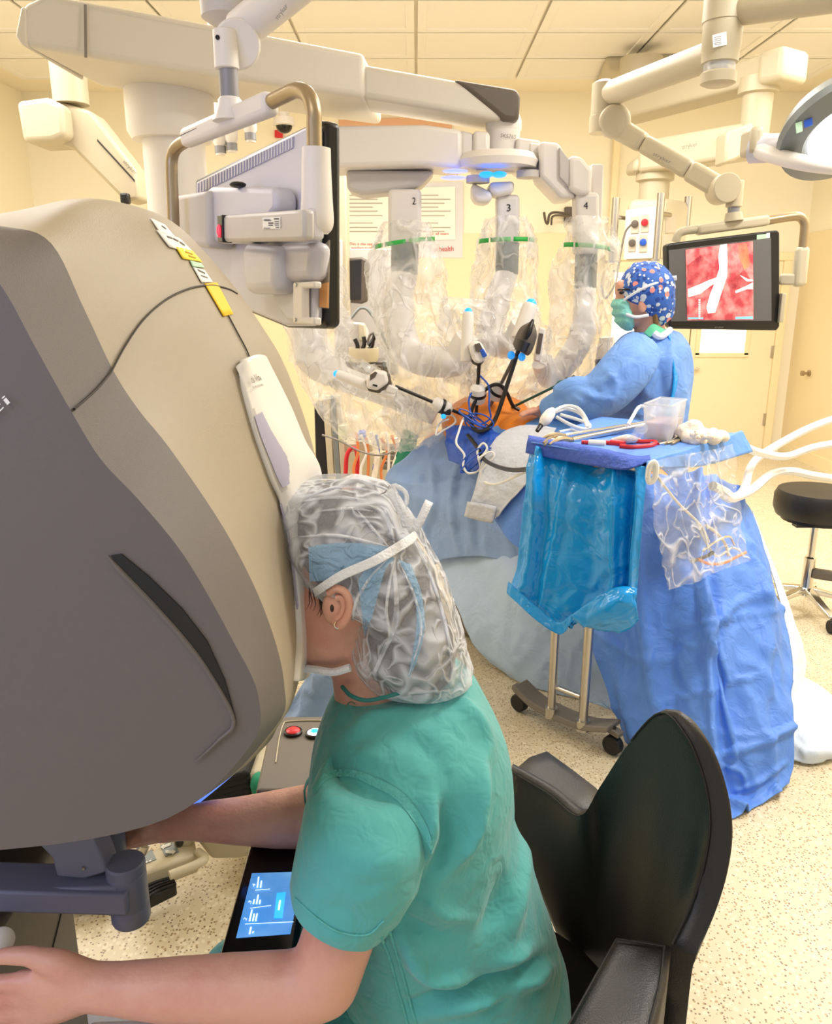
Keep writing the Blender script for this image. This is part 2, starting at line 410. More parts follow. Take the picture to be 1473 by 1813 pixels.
nt_print()
# ================================================================== SETTING
CEIL, YB, XL, XR, YF = 3.41, 8.2, -3.7, 3.83, -2.2
struct(MB().box(((XL + XR) / 2, (YB + YF) / 2, -.05), (XR - XL, YB - YF, .1)), 'floor', 'terrazzo', smooth=False)
ceil = struct(MB().box(((XL + XR) / 2, (YB + YF) / 2, CEIL + .06), (XR - XL, YB - YF, .1)), 'ceiling', 'ceiling_grid', smooth=False)
def tile_mesh(wx, wy):
    mb = MB(); a = .012; b = .07; z0, z1, z2 = 0, -.012, -.004
    def rc(d, z): return [mb.bm.verts.new(p) for p in ((d, d, z), (wx - d, d, z), (wx - d, wy - d, z), (d, wy - d, z))]
    r = [rc(a, z0), rc(a, z1), rc(b, z1), rc(b + .006, z2)]
    for p, q in zip(r, r[1:]): mb.ring_faces(p, q)
    mb.cap(r[-1])
    return mb
first = None
for i in range(-4, 5):
    for j in range(-1, 4):
        x, y = .0 + .86 * i, 5.73 + .645 * j
        if x + .86 > XR or x < XL or y + .645 > YB + .05: continue
        if first is None:
            first = finish(tile_mesh(.86, .645), 'ceiling_tile', 'ceiling_panel', ceil, smooth=False); first.location = (x, y, CEIL); 
        else: dup(first, loc=(x, y, CEIL))
struct(MB().box(((XL + XR) / 2, YB + .05, CEIL / 2), (XR - XL, .1, CEIL + .1)), 'wall_back', 'wall_paint', smooth=False)
struct(MB().box((XR + .05, (YB + YF) / 2, CEIL / 2), (.1, YB - YF, CEIL + .1)), 'wall_right', 'wall_paint', smooth=False)
struct(MB().box((XL - .05, (YB + YF) / 2, CEIL / 2), (.1, YB - YF, CEIL + .1)), 'wall_left', 'wall_paint', smooth=False)
WZ = 2.17
struct(MB().box(((XL + 1.86) / 2, YB - .008, WZ / 2), (1.86 - XL, .014, WZ)), 'trim_1', 'wainscot', smooth=False)
struct(MB().box((XR - .008, (YB + YF) / 2, WZ / 2), (.014, YB - YF, WZ)), 'trim_2', 'wainscot', smooth=False)
struct(MB().box((XL + 1.86, YB - .02, .06), (2 * 1.86 - .0, .02, .12)), 'baseboard_back', 'frame_paint', smooth=False)
struct(MB().box((XR - .024, (YB + YF) / 2, .06), (.016, YB - YF, .12)), 'baseboard_right', 'frame_paint', smooth=False)
struct(MB().box((1.90, YB - .03, CEIL / 2), (.06, .06, CEIL)), 'trim_3', 'frame_paint', smooth=False, bevel=.006)
# double door on the back wall
dz = V(1200, 462, YB).z
xa, xb, xm = V(1075, 600, YB).x, V(1368, 600, YB).x, V(1219, 600, YB).x
fr = MB(); 
for x in (xa - .04, xb + .04): fr.box((x, YB - .03, dz / 2), (.08, .08, dz))
fr.box(((xa + xb) / 2, YB - .03, dz + .04), (xb - xa + .16, .08, .08))
door = struct(fr, 'door_1', 'frame_paint', bevel=.006)
for s, x0, x1 in ((0, xa, xm - .006), (1, xm + .006, xb)):
    lf = finish(MB().box(((x0 + x1) / 2, YB - .025, dz / 2 + .01), (x1 - x0, .045, dz - .02)), 'door_leaf', 'door_paint', door, bevel=.004)
    if s: wx0, wx1, wz0, wz1 = V(1237, 600, YB).x, V(1316, 600, YB).x, V(1270, 628, YB).z, V(1270, 500, YB).z
    else: wx0, wx1, wz0, wz1 = V(1079, 600, YB).x, V(1150, 600, YB).x, V(1100, 620, YB).z, V(1100, 478, YB).z
    f = MB()
    for bx in (((wx0 + wx1) / 2, wz0, wx1 - wx0 + .09, .045), ((wx0 + wx1) / 2, wz1, wx1 - wx0 + .09, .045), (wx0 - .022, (wz0 + wz1) / 2, .045, wz1 - wz0), (wx1 + .022, (wz0 + wz1) / 2, .045, wz1 - wz0)):
        f.box((bx[0], YB - .053, bx[1]), (bx[2], .016, bx[3]))
    finish(f, 'window_frame', 'frame_paint', lf, bevel=.003)
    finish(MB().box(((wx0 + wx1) / 2, YB - .05, (wz0 + wz1) / 2), (wx1 - wx0, .006, wz1 - wz0)), 'window_pane', 'daylit_glass', lf)
    if s:
        p = V(1345, 640, YB)
        for z in (p.z + .1, .35): finish(MB().box((xb - .01, YB - .055, z), (.03, .02, .12)), 'hinge', 'steel', lf, bevel=.002)
        hp = V(1222, 653, YB - .06); finish(MB().cyl((hp.x + .07, YB - .05, hp.z), (hp.x + .07, YB - .10, hp.z), .014).tube([(hp.x + .07, YB - .10, hp.z), (hp.x - .05, YB - .10, hp.z)], .01), 'door_handle', 'chrome', lf)
p = PL(1433, 661, Vector((XR - .016, 0, 0)), Vector((1, 0, 0)))
solo(MB().lathe(p, [(.03, 0), (.03, .012), (.012, .02), (.012, .05), (.025, .055), (.025, .08), (.01, .085)], (-1, 0, 0)), 'wall_doorknob', 'brass_tube', 'small round metal bumper on the yellow right wall', 'doorknob')  # round knob of a door in the right wall, its leaf not modelled

# poster on the back wall
pf = plane((0, YB - .02, 0), (0, -1, 0))
po = thing('wall_poster', 'large white printed paper poster with grey border on back wall', 'poster', V(715, 458, YB - .02))
plate([(606, 326), (820, 322), (819, 457), (604, 452)], pf, .006, 'backing_sheet', 'paper_grey', po)
pf2 = plane((0, YB - .029, 0), (0, -1, 0))
plate([(612, 334), (692, 333), (692, 446), (611, 446)], pf2, .004, 'text_sheet', 'paper', po)
plate([(742, 332), (806, 330), (806, 424), (742, 426)], pf2, .004, 'text_sheet', 'paper', po)
pf3 = plane((0, YB - .034, 0), (0, -1, 0))
bars = MB()
for k, y in enumerate((345, 352, 359, 366, 373, 381, 394, 402, 409)):
    for x0, x1 in ((616, 660 + 17 * ((k * 7) % 3) / 2), (746, 776 + 11 * ((k * 5) % 3))):
        a, b, c, d = pf3(x0, y), pf3(x1, y), pf3(x1, y + 1.5), pf3(x0, y + 1.5); bars.prism([a, b, c, d], (0, .002, 0))
finish(bars, 'text_lines', 'print_grey', po, smooth=False)['kind'] = 'stuff'
text('This is the opportunity', pf3, (618, 434), (684, 434), 5, 'lettering', 'ink_red', po)
text('members to ask', pf3, (622, 441), (660, 441), 5, 'lettering', 'ink_red', po)
text('for all team', pf3, (760, 416), (794, 416), 5, 'lettering', 'ink_red', po)
text('uchealth', pf3, (768, 445), (803, 444), 9, 'lettering', 'ink_red', po)
# pinkish panel above the crossbar and exit sign
solo(MB().prism([V(*p, YB - .03) for p in ((600, 212), (800, 205), (800, 240), (600, 245))], (0, .02, 0)), 'wall_panel', 'wall_pink', 'flat pink tinted panel on back wall above the robot crossbar', 'panel', bevel=.003)
solo(MB().prism([V(*p, YB - .05) for p in ((486, 230), (500, 230), (500, 243), (486, 243))], (0, .04, 0)), 'wall_sign', 'sign_red', 'tiny square red sign on back wall above the vented monitor', 'sign', bevel=.004)
c = V(503, 222, 7.4)
dc = thing('dome_camera', 'small white ceiling dome camera with black glass bubble', 'camera', c)
top = Vector((c.x, c.y, CEIL)); r_ = .062
finish(MB().cyl(top, c + Vector((0, 0, .02)), .05).lathe(c, [(.085, .06), (.095, .0), (.08, -.005)], (0, 0, 1)), 'housing', 'white_plastic', dc)
finish(MB().ell(c + Vector((0, 0, -.005)), (.07, .07, .06)), 'bubble', 'black_gloss', dc)
# coat hook rail on the back wall
hk = thing('wall_hook', 'dark bent wire hook rack on back wall left of arm four', 'hook', V(1005, 380, YB))
q = [(963, 376), (966, 392), (970, 395), (973, 380), (985, 376), (1010, 380)]
finish(MB().tube([V(x, y, YB - .25 + .035 * i) for i, (x, y) in enumerate(q)], .012, 8, 30), 'wire', 'dark_taupe', hk)
finish(MB().tube([V(x, y, YB - .2 + .03 * i) for i, (x, y) in enumerate([(976, 398), (978, 384), (990, 381), (1010, 384)])], .010, 8, 20), 'wire', 'dark_taupe', hk)
finish(MB().box(V(1008, 380, YB - .03), (.10, .05, .14)), 'mount', 'dark_taupe', hk, bevel=.01)

# ================================================================== CEILING EQUIPMENT, RIGHT
SV = Vector((0, 0, 1))
# surgical light suspension hub and monitor spring arm
HY = 3.4
hub = V(1278, 70, HY)
lh = thing('ceiling_light_hub', 'cream cylindrical ceiling suspension hub with clear band at lower end', 'ceiling mount', (hub.x, HY, hub.z + .3))
zz = lambda y: V(1278, y, HY).z
finish(MB().lathe((hub.x, HY, 0), [(.078, CEIL), (.078, zz(40)), (.074, zz(41)), (.072, zz(90)), (.070, zz(92)), (.068, zz(112)), (.062, zz(113))], seg=36), 'shaft', 'boom_cream', lh)
finish(MB().lathe((hub.x, HY, 0), [(.06, zz(112)), (.06, zz(130))], seg=36), 'clear_band', 'clear_tub', lh)
finish(MB().lathe((hub.x, HY, 0), [(.035, zz(111)), (.045, zz(118)), (.03, zz(131))]), 'inner_bearing', 'chrome', lh)
finish(MB().lathe((hub.x, HY, 0), [(.062, zz(128)), (.068, zz(131)), (.066, zz(148)), (.05, zz(152))], seg=36), 'end_cap', 'boom_cream', lh)
fb = plane((hub.x, HY - .074, 0), (0, -1, 0))
plate([(1262, 62), (1286, 56), (1287, 79), (1263, 84)], fb, .004, 'rating_label', 'label_white', lh)
fb2 = plane((hub.x, HY - .0745, 0), (0, -1, 0))
lm = MB()
for k in range(5): lm.prism([fb2(1265, 66 + 3.3 * k), fb2(1277, 63.5 + 3.3 * k), fb2(1277, 64.5 + 3.3 * k), fb2(1265, 67 + 3.3 * k)], (0, -.0008, 0))
finish(lm, 'label_print', 'ink_grey', lh, smooth=False)['kind'] = 'stuff'
finish(MB().cyl(V(1300, 18, HY), V(1560, -22, 2.9), .055), 'horizontal_tube', 'boom_cream', lh)
e0 = V(1246, 92, HY); e1 = V(1075, 168, 4.1)
arm_m = thing('monitor_suspension_arm', 'cream jointed ceiling arm holding the surgical picture monitor', 'ceiling arm', (hub.x, HY, hub.z))
finish(MB().cyl(V(1278, 92, HY), e1, .055), 'horizontal_tube', 'boom_cream', arm_m)
j0 = V(1070, 150, 4.1); j1 = V(1070, 205, 4.1); j2 = V(1070, 236, 4.1)
finish(MB().lathe((j0.x, 4.1, 0), [(.03, V(1070, 142, 4.1).z), (.056, V(1070, 148, 4.1).z), (.056, j1.z), (.06, j1.z - .002), (.06, j2.z)], seg=28), 'elbow_post', 'boom_cream', arm_m)
k0 = V(1085, 222, 4.1); k1 = V(1278, 335, 3.78)
finish(MB().cyl(V(1088, 215, 4.02), V(1088, 215, 4.2), .075).beam(k0, k0.lerp(k1, .3), .09, .10, h2=.085).beam(k0.lerp(k1, .3), k0.lerp(k1, .72), .08, .082).beam(k0.lerp(k1, .72), k1, .09, .09), 'spring_arm', 'boom_cream', arm_m, bevel=.02, seg=3)
fa = plane((k0.lerp(k1, .5)) + Vector((0, -.05, 0)), (k1 - k0).cross(SV))
text('stryker', fa, (1157, 275), (1188, 291), 7, 'lettering', 'ink_grey', arm_m, off=.012)
kj = V(1292, 335, 3.76)
finish(MB().cyl(kj + Vector((-.03, -.06, 0)), kj + Vector((-.03, .06, 0)), .062).cyl(kj + Vector((.025, 0, .035)), kj + Vector((.025, 0, -.075)), .035), 'wrist_joint', 'boom_cream', arm_m, bevel=.004)
px_ = lambda y: V(1299, y, 3.76)
finish(MB().cyl(px_(354), px_(378), .026), 'sleeve', 'sleeve_grey', arm_m)
finish(MB().cyl(px_(376), px_(391), .034, .042), 'socket', 'boom_cream', arm_m)

# monitor with the operation picture
n_m = Vector((.16, -1, .05)).normalized(); p_m = V(1283, 500, 3.72)
fm = plane(p_m, n_m)
mo = thing('surgical_monitor', 'black flat monitor showing pink tissue and white instrument on its arm', 'monitor', V(1283, 585, 3.74))
plate([(1181, 434), (1188, 430), (1376, 407), (1381, 411), (1381, 578), (1376, 585), (1190, 582), (1184, 576)], fm, .05, 'housing', 'black_plastic', mo, bevel=.008, seg=3)
fm1 = plane(p_m + n_m * .002, n_m); fm2 = plane(p_m + n_m * .004, n_m); fm3 = plane(p_m + n_m * .006, n_m); fm4 = plane(p_m + n_m * .008, n_m)
scr = plate([(1184, 443), (1365, 421), (1366, 568), (1188, 569)], fm1, .003, 'screen', 'screen_grey', mo)
pic = plate([(1214, 442), (1333, 427), (1334, 566), (1217, 567)], fm2, .003, 'picture', 'tissue', scr)
def shp(px, m, nm='picture_patch', f=fm3): return plate(px, f, .001, nm, m, scr)
shp([(1214, 442), (1333, 427), (1334, 566), (1217, 567)], 'tissue', 'picture_field')
shp([(1216, 470), (1240, 452), (1258, 468), (1252, 500), (1228, 512), (1217, 505)], 'tissue_dark'); shp([(1288, 500), (1318, 478), (1332, 500), (1332, 545), (1300, 540)], 'tissue_dark')
shp([(1306, 432), (1322, 430), (1329, 470), (1318, 478), (1308, 455)], 'glow_orange')
W = 'glow_white'
shp([(1275, 434), (1287, 432), (1288, 462), (1287, 490), (1280, 510), (1272, 535), (1266, 553), (1254, 555), (1251, 545), (1257, 522), (1266, 500), (1274, 475), (1272, 455)], W, 'picture_stalk', fm4)
shp([(1218, 512), (1240, 503), (1253, 497), (1272, 490), (1276, 496), (1258, 506), (1240, 520), (1219, 526)], 'glow_white', 'picture_instrument', fm4)
shp([(1302, 515), (1322, 506), (1333, 500), (1333, 512), (1322, 512), (1303, 519)], 'glow_white', 'picture_instrument', fm4); shp([(1310, 487), (1324, 494), (1333, 495), (1333, 498), (1322, 498)], W, 'picture_instrument', fm4)
for k in range(9): 
    y = 530 + 4 * k; shp([(1237, y), (1240, y), (1240, y + 2.5), (1237, y + 2.5)], W, 'picture_glint', fm4)
shp([(1218, 562), (1245, 562), (1245, 565), (1218, 565)], 'glow_cyan', 'picture_bar', fm4); shp([(1302, 561), (1333, 560), (1333, 565), (1302, 565)], 'glow_cyan', 'picture_bar', fm4)
plate([(1340, 416), (1357, 414), (1357, 422), (1340, 424)], fm1, .002, 'sticker', 'label_mint', mo)
plate([(1357, 413), (1363, 412), (1363, 421), (1357, 422)], fm1, .002, 'sticker', 'label_white', mo)
text('stryker', fm1, (1265, 581), (1281, 581), 4, 'lettering', 'ink_grey', mo)
hb = Vector((0, .05, 0))
finish(MB().tube([V(1196, 428, 3.78), V(1201, 415, 3.78), V(1212, 409, 3.78), V(1235, 406, 3.78)], .019, 12, 20), 'handle_tube', 'cream_plastic', mo)
finish(MB().beam(V(1233, 408, 3.78), V(1360, 390, 3.78), .06, .045), 'crossbar', 'cream_plastic', mo, bevel=.014, seg=3)
finish(MB().tube([V(1355, 391, 3.78), V(1398, 384, 3.78), V(1415, 384, 3.78), V(1424, 394, 3.78), V(1424, 412, 3.78), V(1421, 440, 3.78)], .020, 12, 30), 'handle_tube', 'brass_tube', mo)
finish(MB().beam(V(1421, 436, 3.78), V(1414, 508, 3.78), .05, .06), 'handle_grip', 'cream_plastic', mo, bevel=.02, seg=3)
finish(MB().beam(V(1416, 495, 3.78), V(1380, 495, 3.82), .05, .05), 'handle_bracket', 'cream_plastic', mo, bevel=.01)
finish(MB().box(V(1382, 545, 3.76), (.02, .05, .13)), 'side_connector', 'cream_plastic', mo, bevel=.004)

# surgical light head
sl = thing('surgical_light', 'round grey surgical light head glowing white at right edge', 'surgical light', V(1450, 260, 3.1))
lc = V(1496, 232, 3.05); la = Vector((.10, -.62, -.78)).normalized()
finish(MB().lathe(lc - la * .05, [(.02, -.08), (.12, -.07), (.19, -.025), (.225, .03), (.22, .055), (.15, .078), (.13, .06)], la, 40), 'rim', 'grey_metal', sl)
finish(MB().lathe(lc - la * .05, [(.01, .068), (.129, .068), (.128, .05)], la, 40), 'lens', 'lamp_face', sl)
finish(MB().tube([V(1332, 262, 3.25), V(1365, 262, 3.2), V(1400, 255, 3.1)], [.055, .05, .04], 14, 12), 'yoke', 'cool_plastic', sl)
finish(MB().tube([V(1332, 262, 3.25), V(1380, 278, 3.1), V(1430, 290, 3.0), V(1490, 300, 2.95)], [.03, .028, .026, .02], 12, 16), 'yoke_rim', 'white_plastic', sl)
finish(MB().box(V(1330, 252, 3.25), (.05, .12, .10)), 'yoke_joint', 'boom_cream', sl, bevel=.02)
fl = plane(lc + Vector((-.12, -.12, 0)), (-.5, -.85, .2))
plate([(1408, 218), (1420, 214), (1421, 232), (1410, 236)], fl, .004, 'sticker', 'label_mint', sl); plate([(1423, 214), (1438, 208), (1439, 221), (1424, 226)], fl, .004, 'sticker', 'cable_blue', sl)

# equipment boom: ceiling plate, two arms, column, pendant head
eb = thing('equipment_boom', 'cream two armed ceiling boom carrying the outlet pendant', 'ceiling boom', (V(1160, 120, 7.4).x, 7.4, CEIL))
cz = CEIL
q = [Hz(1052, 160, CEIL - .06), Hz(1072, 112, CEIL - .06), Hz(1232, 108, CEIL - .06), Hz(1200, 150, CEIL - .06)]
finish(MB().loft([[v + Vector((0, 0, .05)) for v in q], q, [v.lerp((q[0] + q[2]) / 2, .12) - Vector((0, 0, .05)) for v in q]]), 'ceiling_plate', 'boom_cream', eb, bevel=.02)
b0, b1 = V(1100, 200, 6.9), V(1398, 118, 5.7)
pc = b0.lerp(b1, .12)
finish(MB().lathe((pc.x, pc.y, 0), [(.16, CEIL - .08), (.16, CEIL - .2), (.13, CEIL - .22), (.13, pc.z)]), 'ceiling_pivot', 'boom_cream', eb)
finish(MB().beam(b0, b1, .26, .17), 'upper_arm', 'boom_cream', eb, bevel=.03, seg=3)
finish(MB().beam(b0.lerp(b1, .90), b1 + (b1 - b0).normalized() * .05, .29, .20), 'arm_end_cover', 'cream_plastic', eb, bevel=.04, seg=3)
cc = V(1346, 130, 5.85)
zc = lambda y: V(1346, y, 5.85).z
finish(MB().lathe((cc.x, cc.y, 0), [(.13, zc(138)), (.13, zc(166)), (.10, zc(168)), (.095, zc(240))]), 'joint_column', 'boom_cream', eb)
l0, l1 = V(1345, 248, 5.85), V(1140, 281, 6.4)
finish(MB().beam(l0, l1, .22, .22), 'lower_arm', 'boom_cream', eb, bevel=.03, seg=3)
finish(MB().prism([v for v in VV([(1286, 233), (1335, 215), (1342, 262), (1300, 285), (1283, 290)], 5.75)], (0, .2, 0)), 'arm_shoulder', 'cream_plastic', eb, bevel=.02)
fb = plane(l1.lerp(l0, .5) + Vector((0, -.12, 0)), (l1 - l0).cross(SV))
text('stryker', fb, (1210, 265), (1237, 259), 8, 'lettering', 'ink_grey', eb, off=.02)
finish(MB().prism(VV([(1120, 305), (1124, 285), (1136, 272), (1165, 268), (1168, 300)], 6.32), (0, .26, 0)), 'elbow_cover', 'cream_plastic', eb, bevel=.04, seg=3)
zc2 = lambda y: V(1160, y, 6.4).z
finish(MB().lathe((V(1160, 310, 6.4).x, 6.4, 0), [(.14, zc2(300)), (.14, zc2(320)), (.11, zc2(323)), (.11, zc2(356))]), 'drop_column', 'boom_cream', eb)
# pendant head
pe = thing('outlet_pendant', 'cream ceiling pendant with red and blue gas outlets between steel rails', 'pendant', V(1165, 465, 6.4))
A = [V(*p) for p in ((1104, 461, 6.2), (1169, 460, 6.1), (1212, 462, 6.35), (1150, 462, 6.7))]
up = V(1104, 358, 6.2).z - V(1104, 461, 6.2).z
finish(MB().loft([A, [v + Vector((0, 0, up * .93)) for v in A], [v.lerp((A[0] + A[2]) / 2, .12) + Vector((0, 0, up * 1.05)) for v in A]]), 'body', 'cream_plastic', pe, bevel=.025, seg=3)
npz = (A[1] - A[0]).cross(SV).normalized(); fp = plane(A[0] + npz * .004, npz); fpp = plane(A[0] + npz * .012, npz); fp3 = plane(A[0] + npz * .02, npz)
plate([(1108, 372), (1164, 365), (1164, 456), (1104, 459)], fp, .006, 'front_panel', 'white_plastic', pe)
def outlet(px, m, dot=None):
    o = plate(px, fpp, .01, 'outlet_plate', 'socket', pe, bevel=.003)
    cx, cy = sum(p[0] for p in px) / 4, sum(p[1] for p in px) / 4 - 2; c = fp3(cx, cy)
    finish(MB().lathe(c, [(.026, 0), (.022, .012), (.01, .014)], npz, 16), 'outlet_valve', m, o)
outlet([(1117, 384), (1131, 382), (1131, 413), (1116, 414)], 'dark_taupe'); outlet([(1134, 381), (1149, 379), (1148, 411), (1134, 412)], 'red_plastic')
outlet([(1132, 416), (1146, 415), (1145, 446), (1131, 447)], 'cable_blue'); outlet([(1113, 419), (1126, 418), (1125, 445), (1112, 446)], 'dark_taupe')
n2 = (A[2] - A[1]).cross(SV).normalized(); fq = plane(A[1] + n2 * .006, n2)
for pxs in ([(1180, 382), (1198, 380), (1198, 412), (1179, 413)], [(1176, 416), (1194, 415), (1193, 445), (1175, 446)]): plate(pxs, fq, .01, 'outlet_plate', 'socket', pe, bevel=.003)
for x, y0, y1, Y in ((1091, 350, 463, 6.15), (1171, 342, 460, 5.98), (1219, 348, 410, 6.4)):
    a, b = V(x, y0, Y), V(x, y0, Y); b.z = V(x, y1, Y).z
    finish(MB().cyl(a, b, .028).cyl(b + Vector((0, 0, -.012)), b + Vector((0, 0, .004)), .06), 'rail_post', 'steel', pe)
    finish(MB().cyl(a.lerp(b, .3), a.lerp(b, .3) + Vector((.11 if x < 1200 else -.14, .12, 0)), .016), 'rail_bracket', 'steel', pe)
cable([(1117, 398, 6.1), (1106, 415, 6.05), (1095, 470, 6.0), (1090, 500, 6.0), (1072, 528, 6.0), (1064, 505, 6.0)], .007, 'plug_cable', 'dark_taupe', '', parent=pe)

# ================================================================== CEILING EQUIPMENT, BACK LEFT
bl = thing('back_ceiling_arm', 'cream angular ceiling arm beside robot column at back left', 'ceiling arm', V(70, 210, 5.0))
fz = V(30, 172, 4.9)
finish(MB().prism(VV([(27, 178), (80, 171), (110, 184), (116, 240), (92, 250), (40, 252)], 4.9), (0, .32, 0)), 'elbow_block', 'cream_plastic', bl, bevel=.03, seg=3)
finish(MB().prism(VV([(80, 171), (160, 196), (240, 300), (246, 352), (222, 358), (128, 262), (88, 250)], 5.02), (0, .22, 0)), 'slanted_arm', 'boom_cream', bl, bevel=.02)
finish(MB().prism(VV([(172, 246), (238, 318), (238, 322), (172, 250)], 5.015), (0, .01, 0)), 'arm_slot', 'dark_seam', bl)
text('stryker', lambda x, y: V(x, y, 5.018), (217, 287), (240, 310), 7, 'lettering', 'ink_grey', bl)
zt = V(95, 171, 5.05)
zt = V(122, 176, 5.05); finish(MB().cyl((zt.x, 5.08, zt.z - .02), (zt.x, 5.08, CEIL), .10), 'ceiling_column', 'boom_cream', bl)
finish(MB().box(V(222, 352, 4.98), (.05, .05, .06)), 'end_clip', 'black_plastic', bl, bevel=.01)
# small drop tubes seen past the handle of the nearest monitor
dt = thing('ceiling_drop_tubes', 'three short white and grey drop tubes hanging behind the vented monitor', 'tubes', V(420, 230, 4.6))
for x, y0, y1 in ((391, 150, 275), (411, 150, 270), (444, 150, 252)):
    a = V(x, y1, 4.6); finish(MB().lathe((a.x, 4.6, 0), [(.03, CEIL), (.03, a.z + .16), (.036, a.z + .15), (.036, a.z + .06), (.028, a.z + .05), (.026, a.z)], seg=16), 'tube', 'white_plastic', dt)
    finish(MB().lathe((a.x, 4.6, 0), [(.03, a.z + .045), (.03, a.z + .01)], seg=16), 'collar', 'sleeve_grey', dt)

# ================================================================== NEAREST CEILING MONITOR (seen from behind)
MY = 1.62
am = thing('near_suspension_arm', 'white jointed ceiling arm over the monitor beside the console', 'ceiling arm', V(402, 60, MY))
dcx = V(402, 20, 1.75)
finish(MB().lathe((dcx.x, 1.75, 0), [(.05, CEIL), (.05, dcx.z + .10), (.052, dcx.z + .03), (.05, dcx.z - .012), (.03, dcx.z - .025), (.012, dcx.z - .03)], seg=36), 'pivot_disc', 'grey_plastic', am)
finish(MB().cyl(V(402, 40, 1.75), V(402, 54, 1.75), .007), 'pin', 'chrome', am)
finish(MB().cyl(V(425, 55, 1.68), V(540, -40, 1.55), .034).cyl(V(420, 78, 1.62), V(420, 78, 1.70), .042), 'spring_arm', 'white_plastic', am, bevel=.004)
text('stryker', lambda x, y: V(x, y, 1.555), (492, 36), (511, 12), 9, 'lettering', 'ink_grey', am)
finish(MB().cyl(V(430, 32, 1.75), V(500, -35, 1.7), .022), 'rear_tube', 'brass_tube', am)
gx = V(400, 90, MY)
zz3 = lambda y: V(400, y, MY).z
finish(MB().lathe((gx.x, MY, 0), [(.016, zz3(52)), (.022, zz3(55)), (.0225, zz3(122)), (.018, zz3(124))]), 'knuckle', 'white_plastic', am)
finish(MB().cyl(V(385, 66, MY - .022), V(385, 66, MY - .0235), .004), 'screw', 'black_plastic', am)
finish(MB().lathe((gx.x + .002, MY, 0), [(.0175, zz3(122)), (.0175, zz3(175))]), 'sleeve', 'sleeve_grey', am)
finish(MB().lathe((gx.x + .002, MY, 0), [(.018, zz3(173)), (.022, zz3(178)), (.022, zz3(186)), (.034, zz3(215))]), 'lower_socket', 'white_plastic', am)

TR, BR = V(572, 215, 1.47), V(566, 578, 1.47)
TLm = V(345, 322, 2.0)
nm = (BR - TR).cross(TLm - TR).normalized()
if nm.dot(CAM - TR) < 0: nm = -nm
mk = thing('vented_monitor', 'white backed monitor seen from behind with tube handle beside console', 'monitor', V(480, 560, 1.6))
g0 = plane(TR, nm); gk = lambda d: plane(TR + nm * d, nm)
plate([(345, 318), (560, 212), (576, 214), (578, 576), (570, 582), (505, 580), (440, 553), (345, 502)], g0, .03, 'screen_housing', 'black_plastic', mk, bevel=.008, seg=3)
plate([(346, 322), (540, 224), (562, 226), (562, 566), (552, 577), (505, 577), (440, 550), (346, 500)], gk(.012), .012, 'back_cover', 'cool_plastic', mk, bevel=.006, seg=3)
vs = gk(.0135)
plate([(347, 318 + 8), (520, 242), (519, 262), (347, 346)], vs, .002, 'vent_recess', 'visor_pad', mk)
slat = None; v0 = vs(349, 334)
sm = MB()
for i in range(34):
    x = 350 + i * 5.05; y0 = 326.5 - (x - 347) * .488; y1 = 345 - (x - 347) * .486
    p = [gk(.0137)(*q) for q in ((x, y0), (x + 1.7, y0 - .8), (x + 1.7, y1 - .8), (x, y1))]
    m1 = MB().prism(p, nm * .0016)
    finish(m1, 'vent_slat', 'cool_plastic', mk, smooth=False)
text('I', gk(.0138), (497, 357), (498.5, 357), 5, 'screw_slot', 'ink', mk)
plate([(363, 335), (372, 329), (480, 330), (487, 340), (487, 372), (440, 430), (365, 430)], gk(.06), .045, 'mount_box', 'cool_plastic', mk, bevel=.012, seg=3)
finish(MB().ell(gk(.06)(421, 327), (.016, .016, .006)), 'knob', 'black_plastic', mk)
plate([(298, 352), (304, 346), (365, 336), (368, 440), (300, 430)], gk(.075), .06, 'side_box', 'grey_plastic', mk, bevel=.012, seg=3)
plate([(384, 382), (520, 371), (538, 370), (538, 424), (520, 426), (386, 428)], gk(.10), .02, 'bracket_arm', 'grey_plastic', mk, bevel=.006)
plate([(384, 381), (393, 380), (394, 429), (385, 429)], gk(.104), .02, 'bracket_end', 'black_plastic', mk, bevel=.002)
finish(MB().ell(gk(.106)(388, 409), (.005, .004, .012)), 'indicator_light', 'led_red', mk)
plate([(465, 385), (496, 384), (496, 405), (465, 406)], gk(.1015), .001, 'rating_label', 'label_white', mk)
lab = MB(); gl = gk(.1022)
for x0, y0, x1, y1 in ((485, 386.5, 494, 388.5), (467, 388, 478, 389), (467, 390, 480, 391), (475, 394, 484, 396), (475, 398, 483, 399.5), (486, 392, 494, 393), (486, 395, 494, 396), (486, 398, 494, 399), (488, 402, 494, 403), (467, 403.5, 478, 404.5)):
    lab.prism([gl(x0, y0), gl(x1, y0), gl(x1, y1), gl(x0, y1)], nm * .0002)
finish(lab, 'label_print', 'ink', mk, smooth=False)['kind'] = 'stuff'
plate([(425, 428), (487, 436), (487, 520), (430, 520)], gk(.07), .05, 'lower_hinge', 'cool_plastic', mk, bevel=.02, seg=4)
plate([(487, 430), (556, 427), (548, 498), (487, 500)], gk(.05), .04, 'tilt_barrel', 'cool_plastic', mk, bevel=.018, seg=4)
plate([(483, 502), (553, 500), (553, 572), (508, 568), (482, 530)], gk(.03), .015, 'lower_cover', 'cool_plastic', mk, bevel=.006)
gh = gk(.05)
plate([(518, 500), (556, 498), (556, 510), (535, 510), (535, 562), (556, 562), (556, 576), (518, 572)], gh, .015, 'bracket_handle', 'white_plastic', mk, bevel=.003)
for p in ((524, 504), (523, 566)): finish(MB().lathe(gk(.051)(*p), [(.0035, 0), (.003, .002)], nm, 12), 'screw', 'steel', mk)
plate([(563, 445), (582, 425), (580, 546), (560, 545)], gk(.016), .003, 'clear_sleeve', 'film_tint', mk)
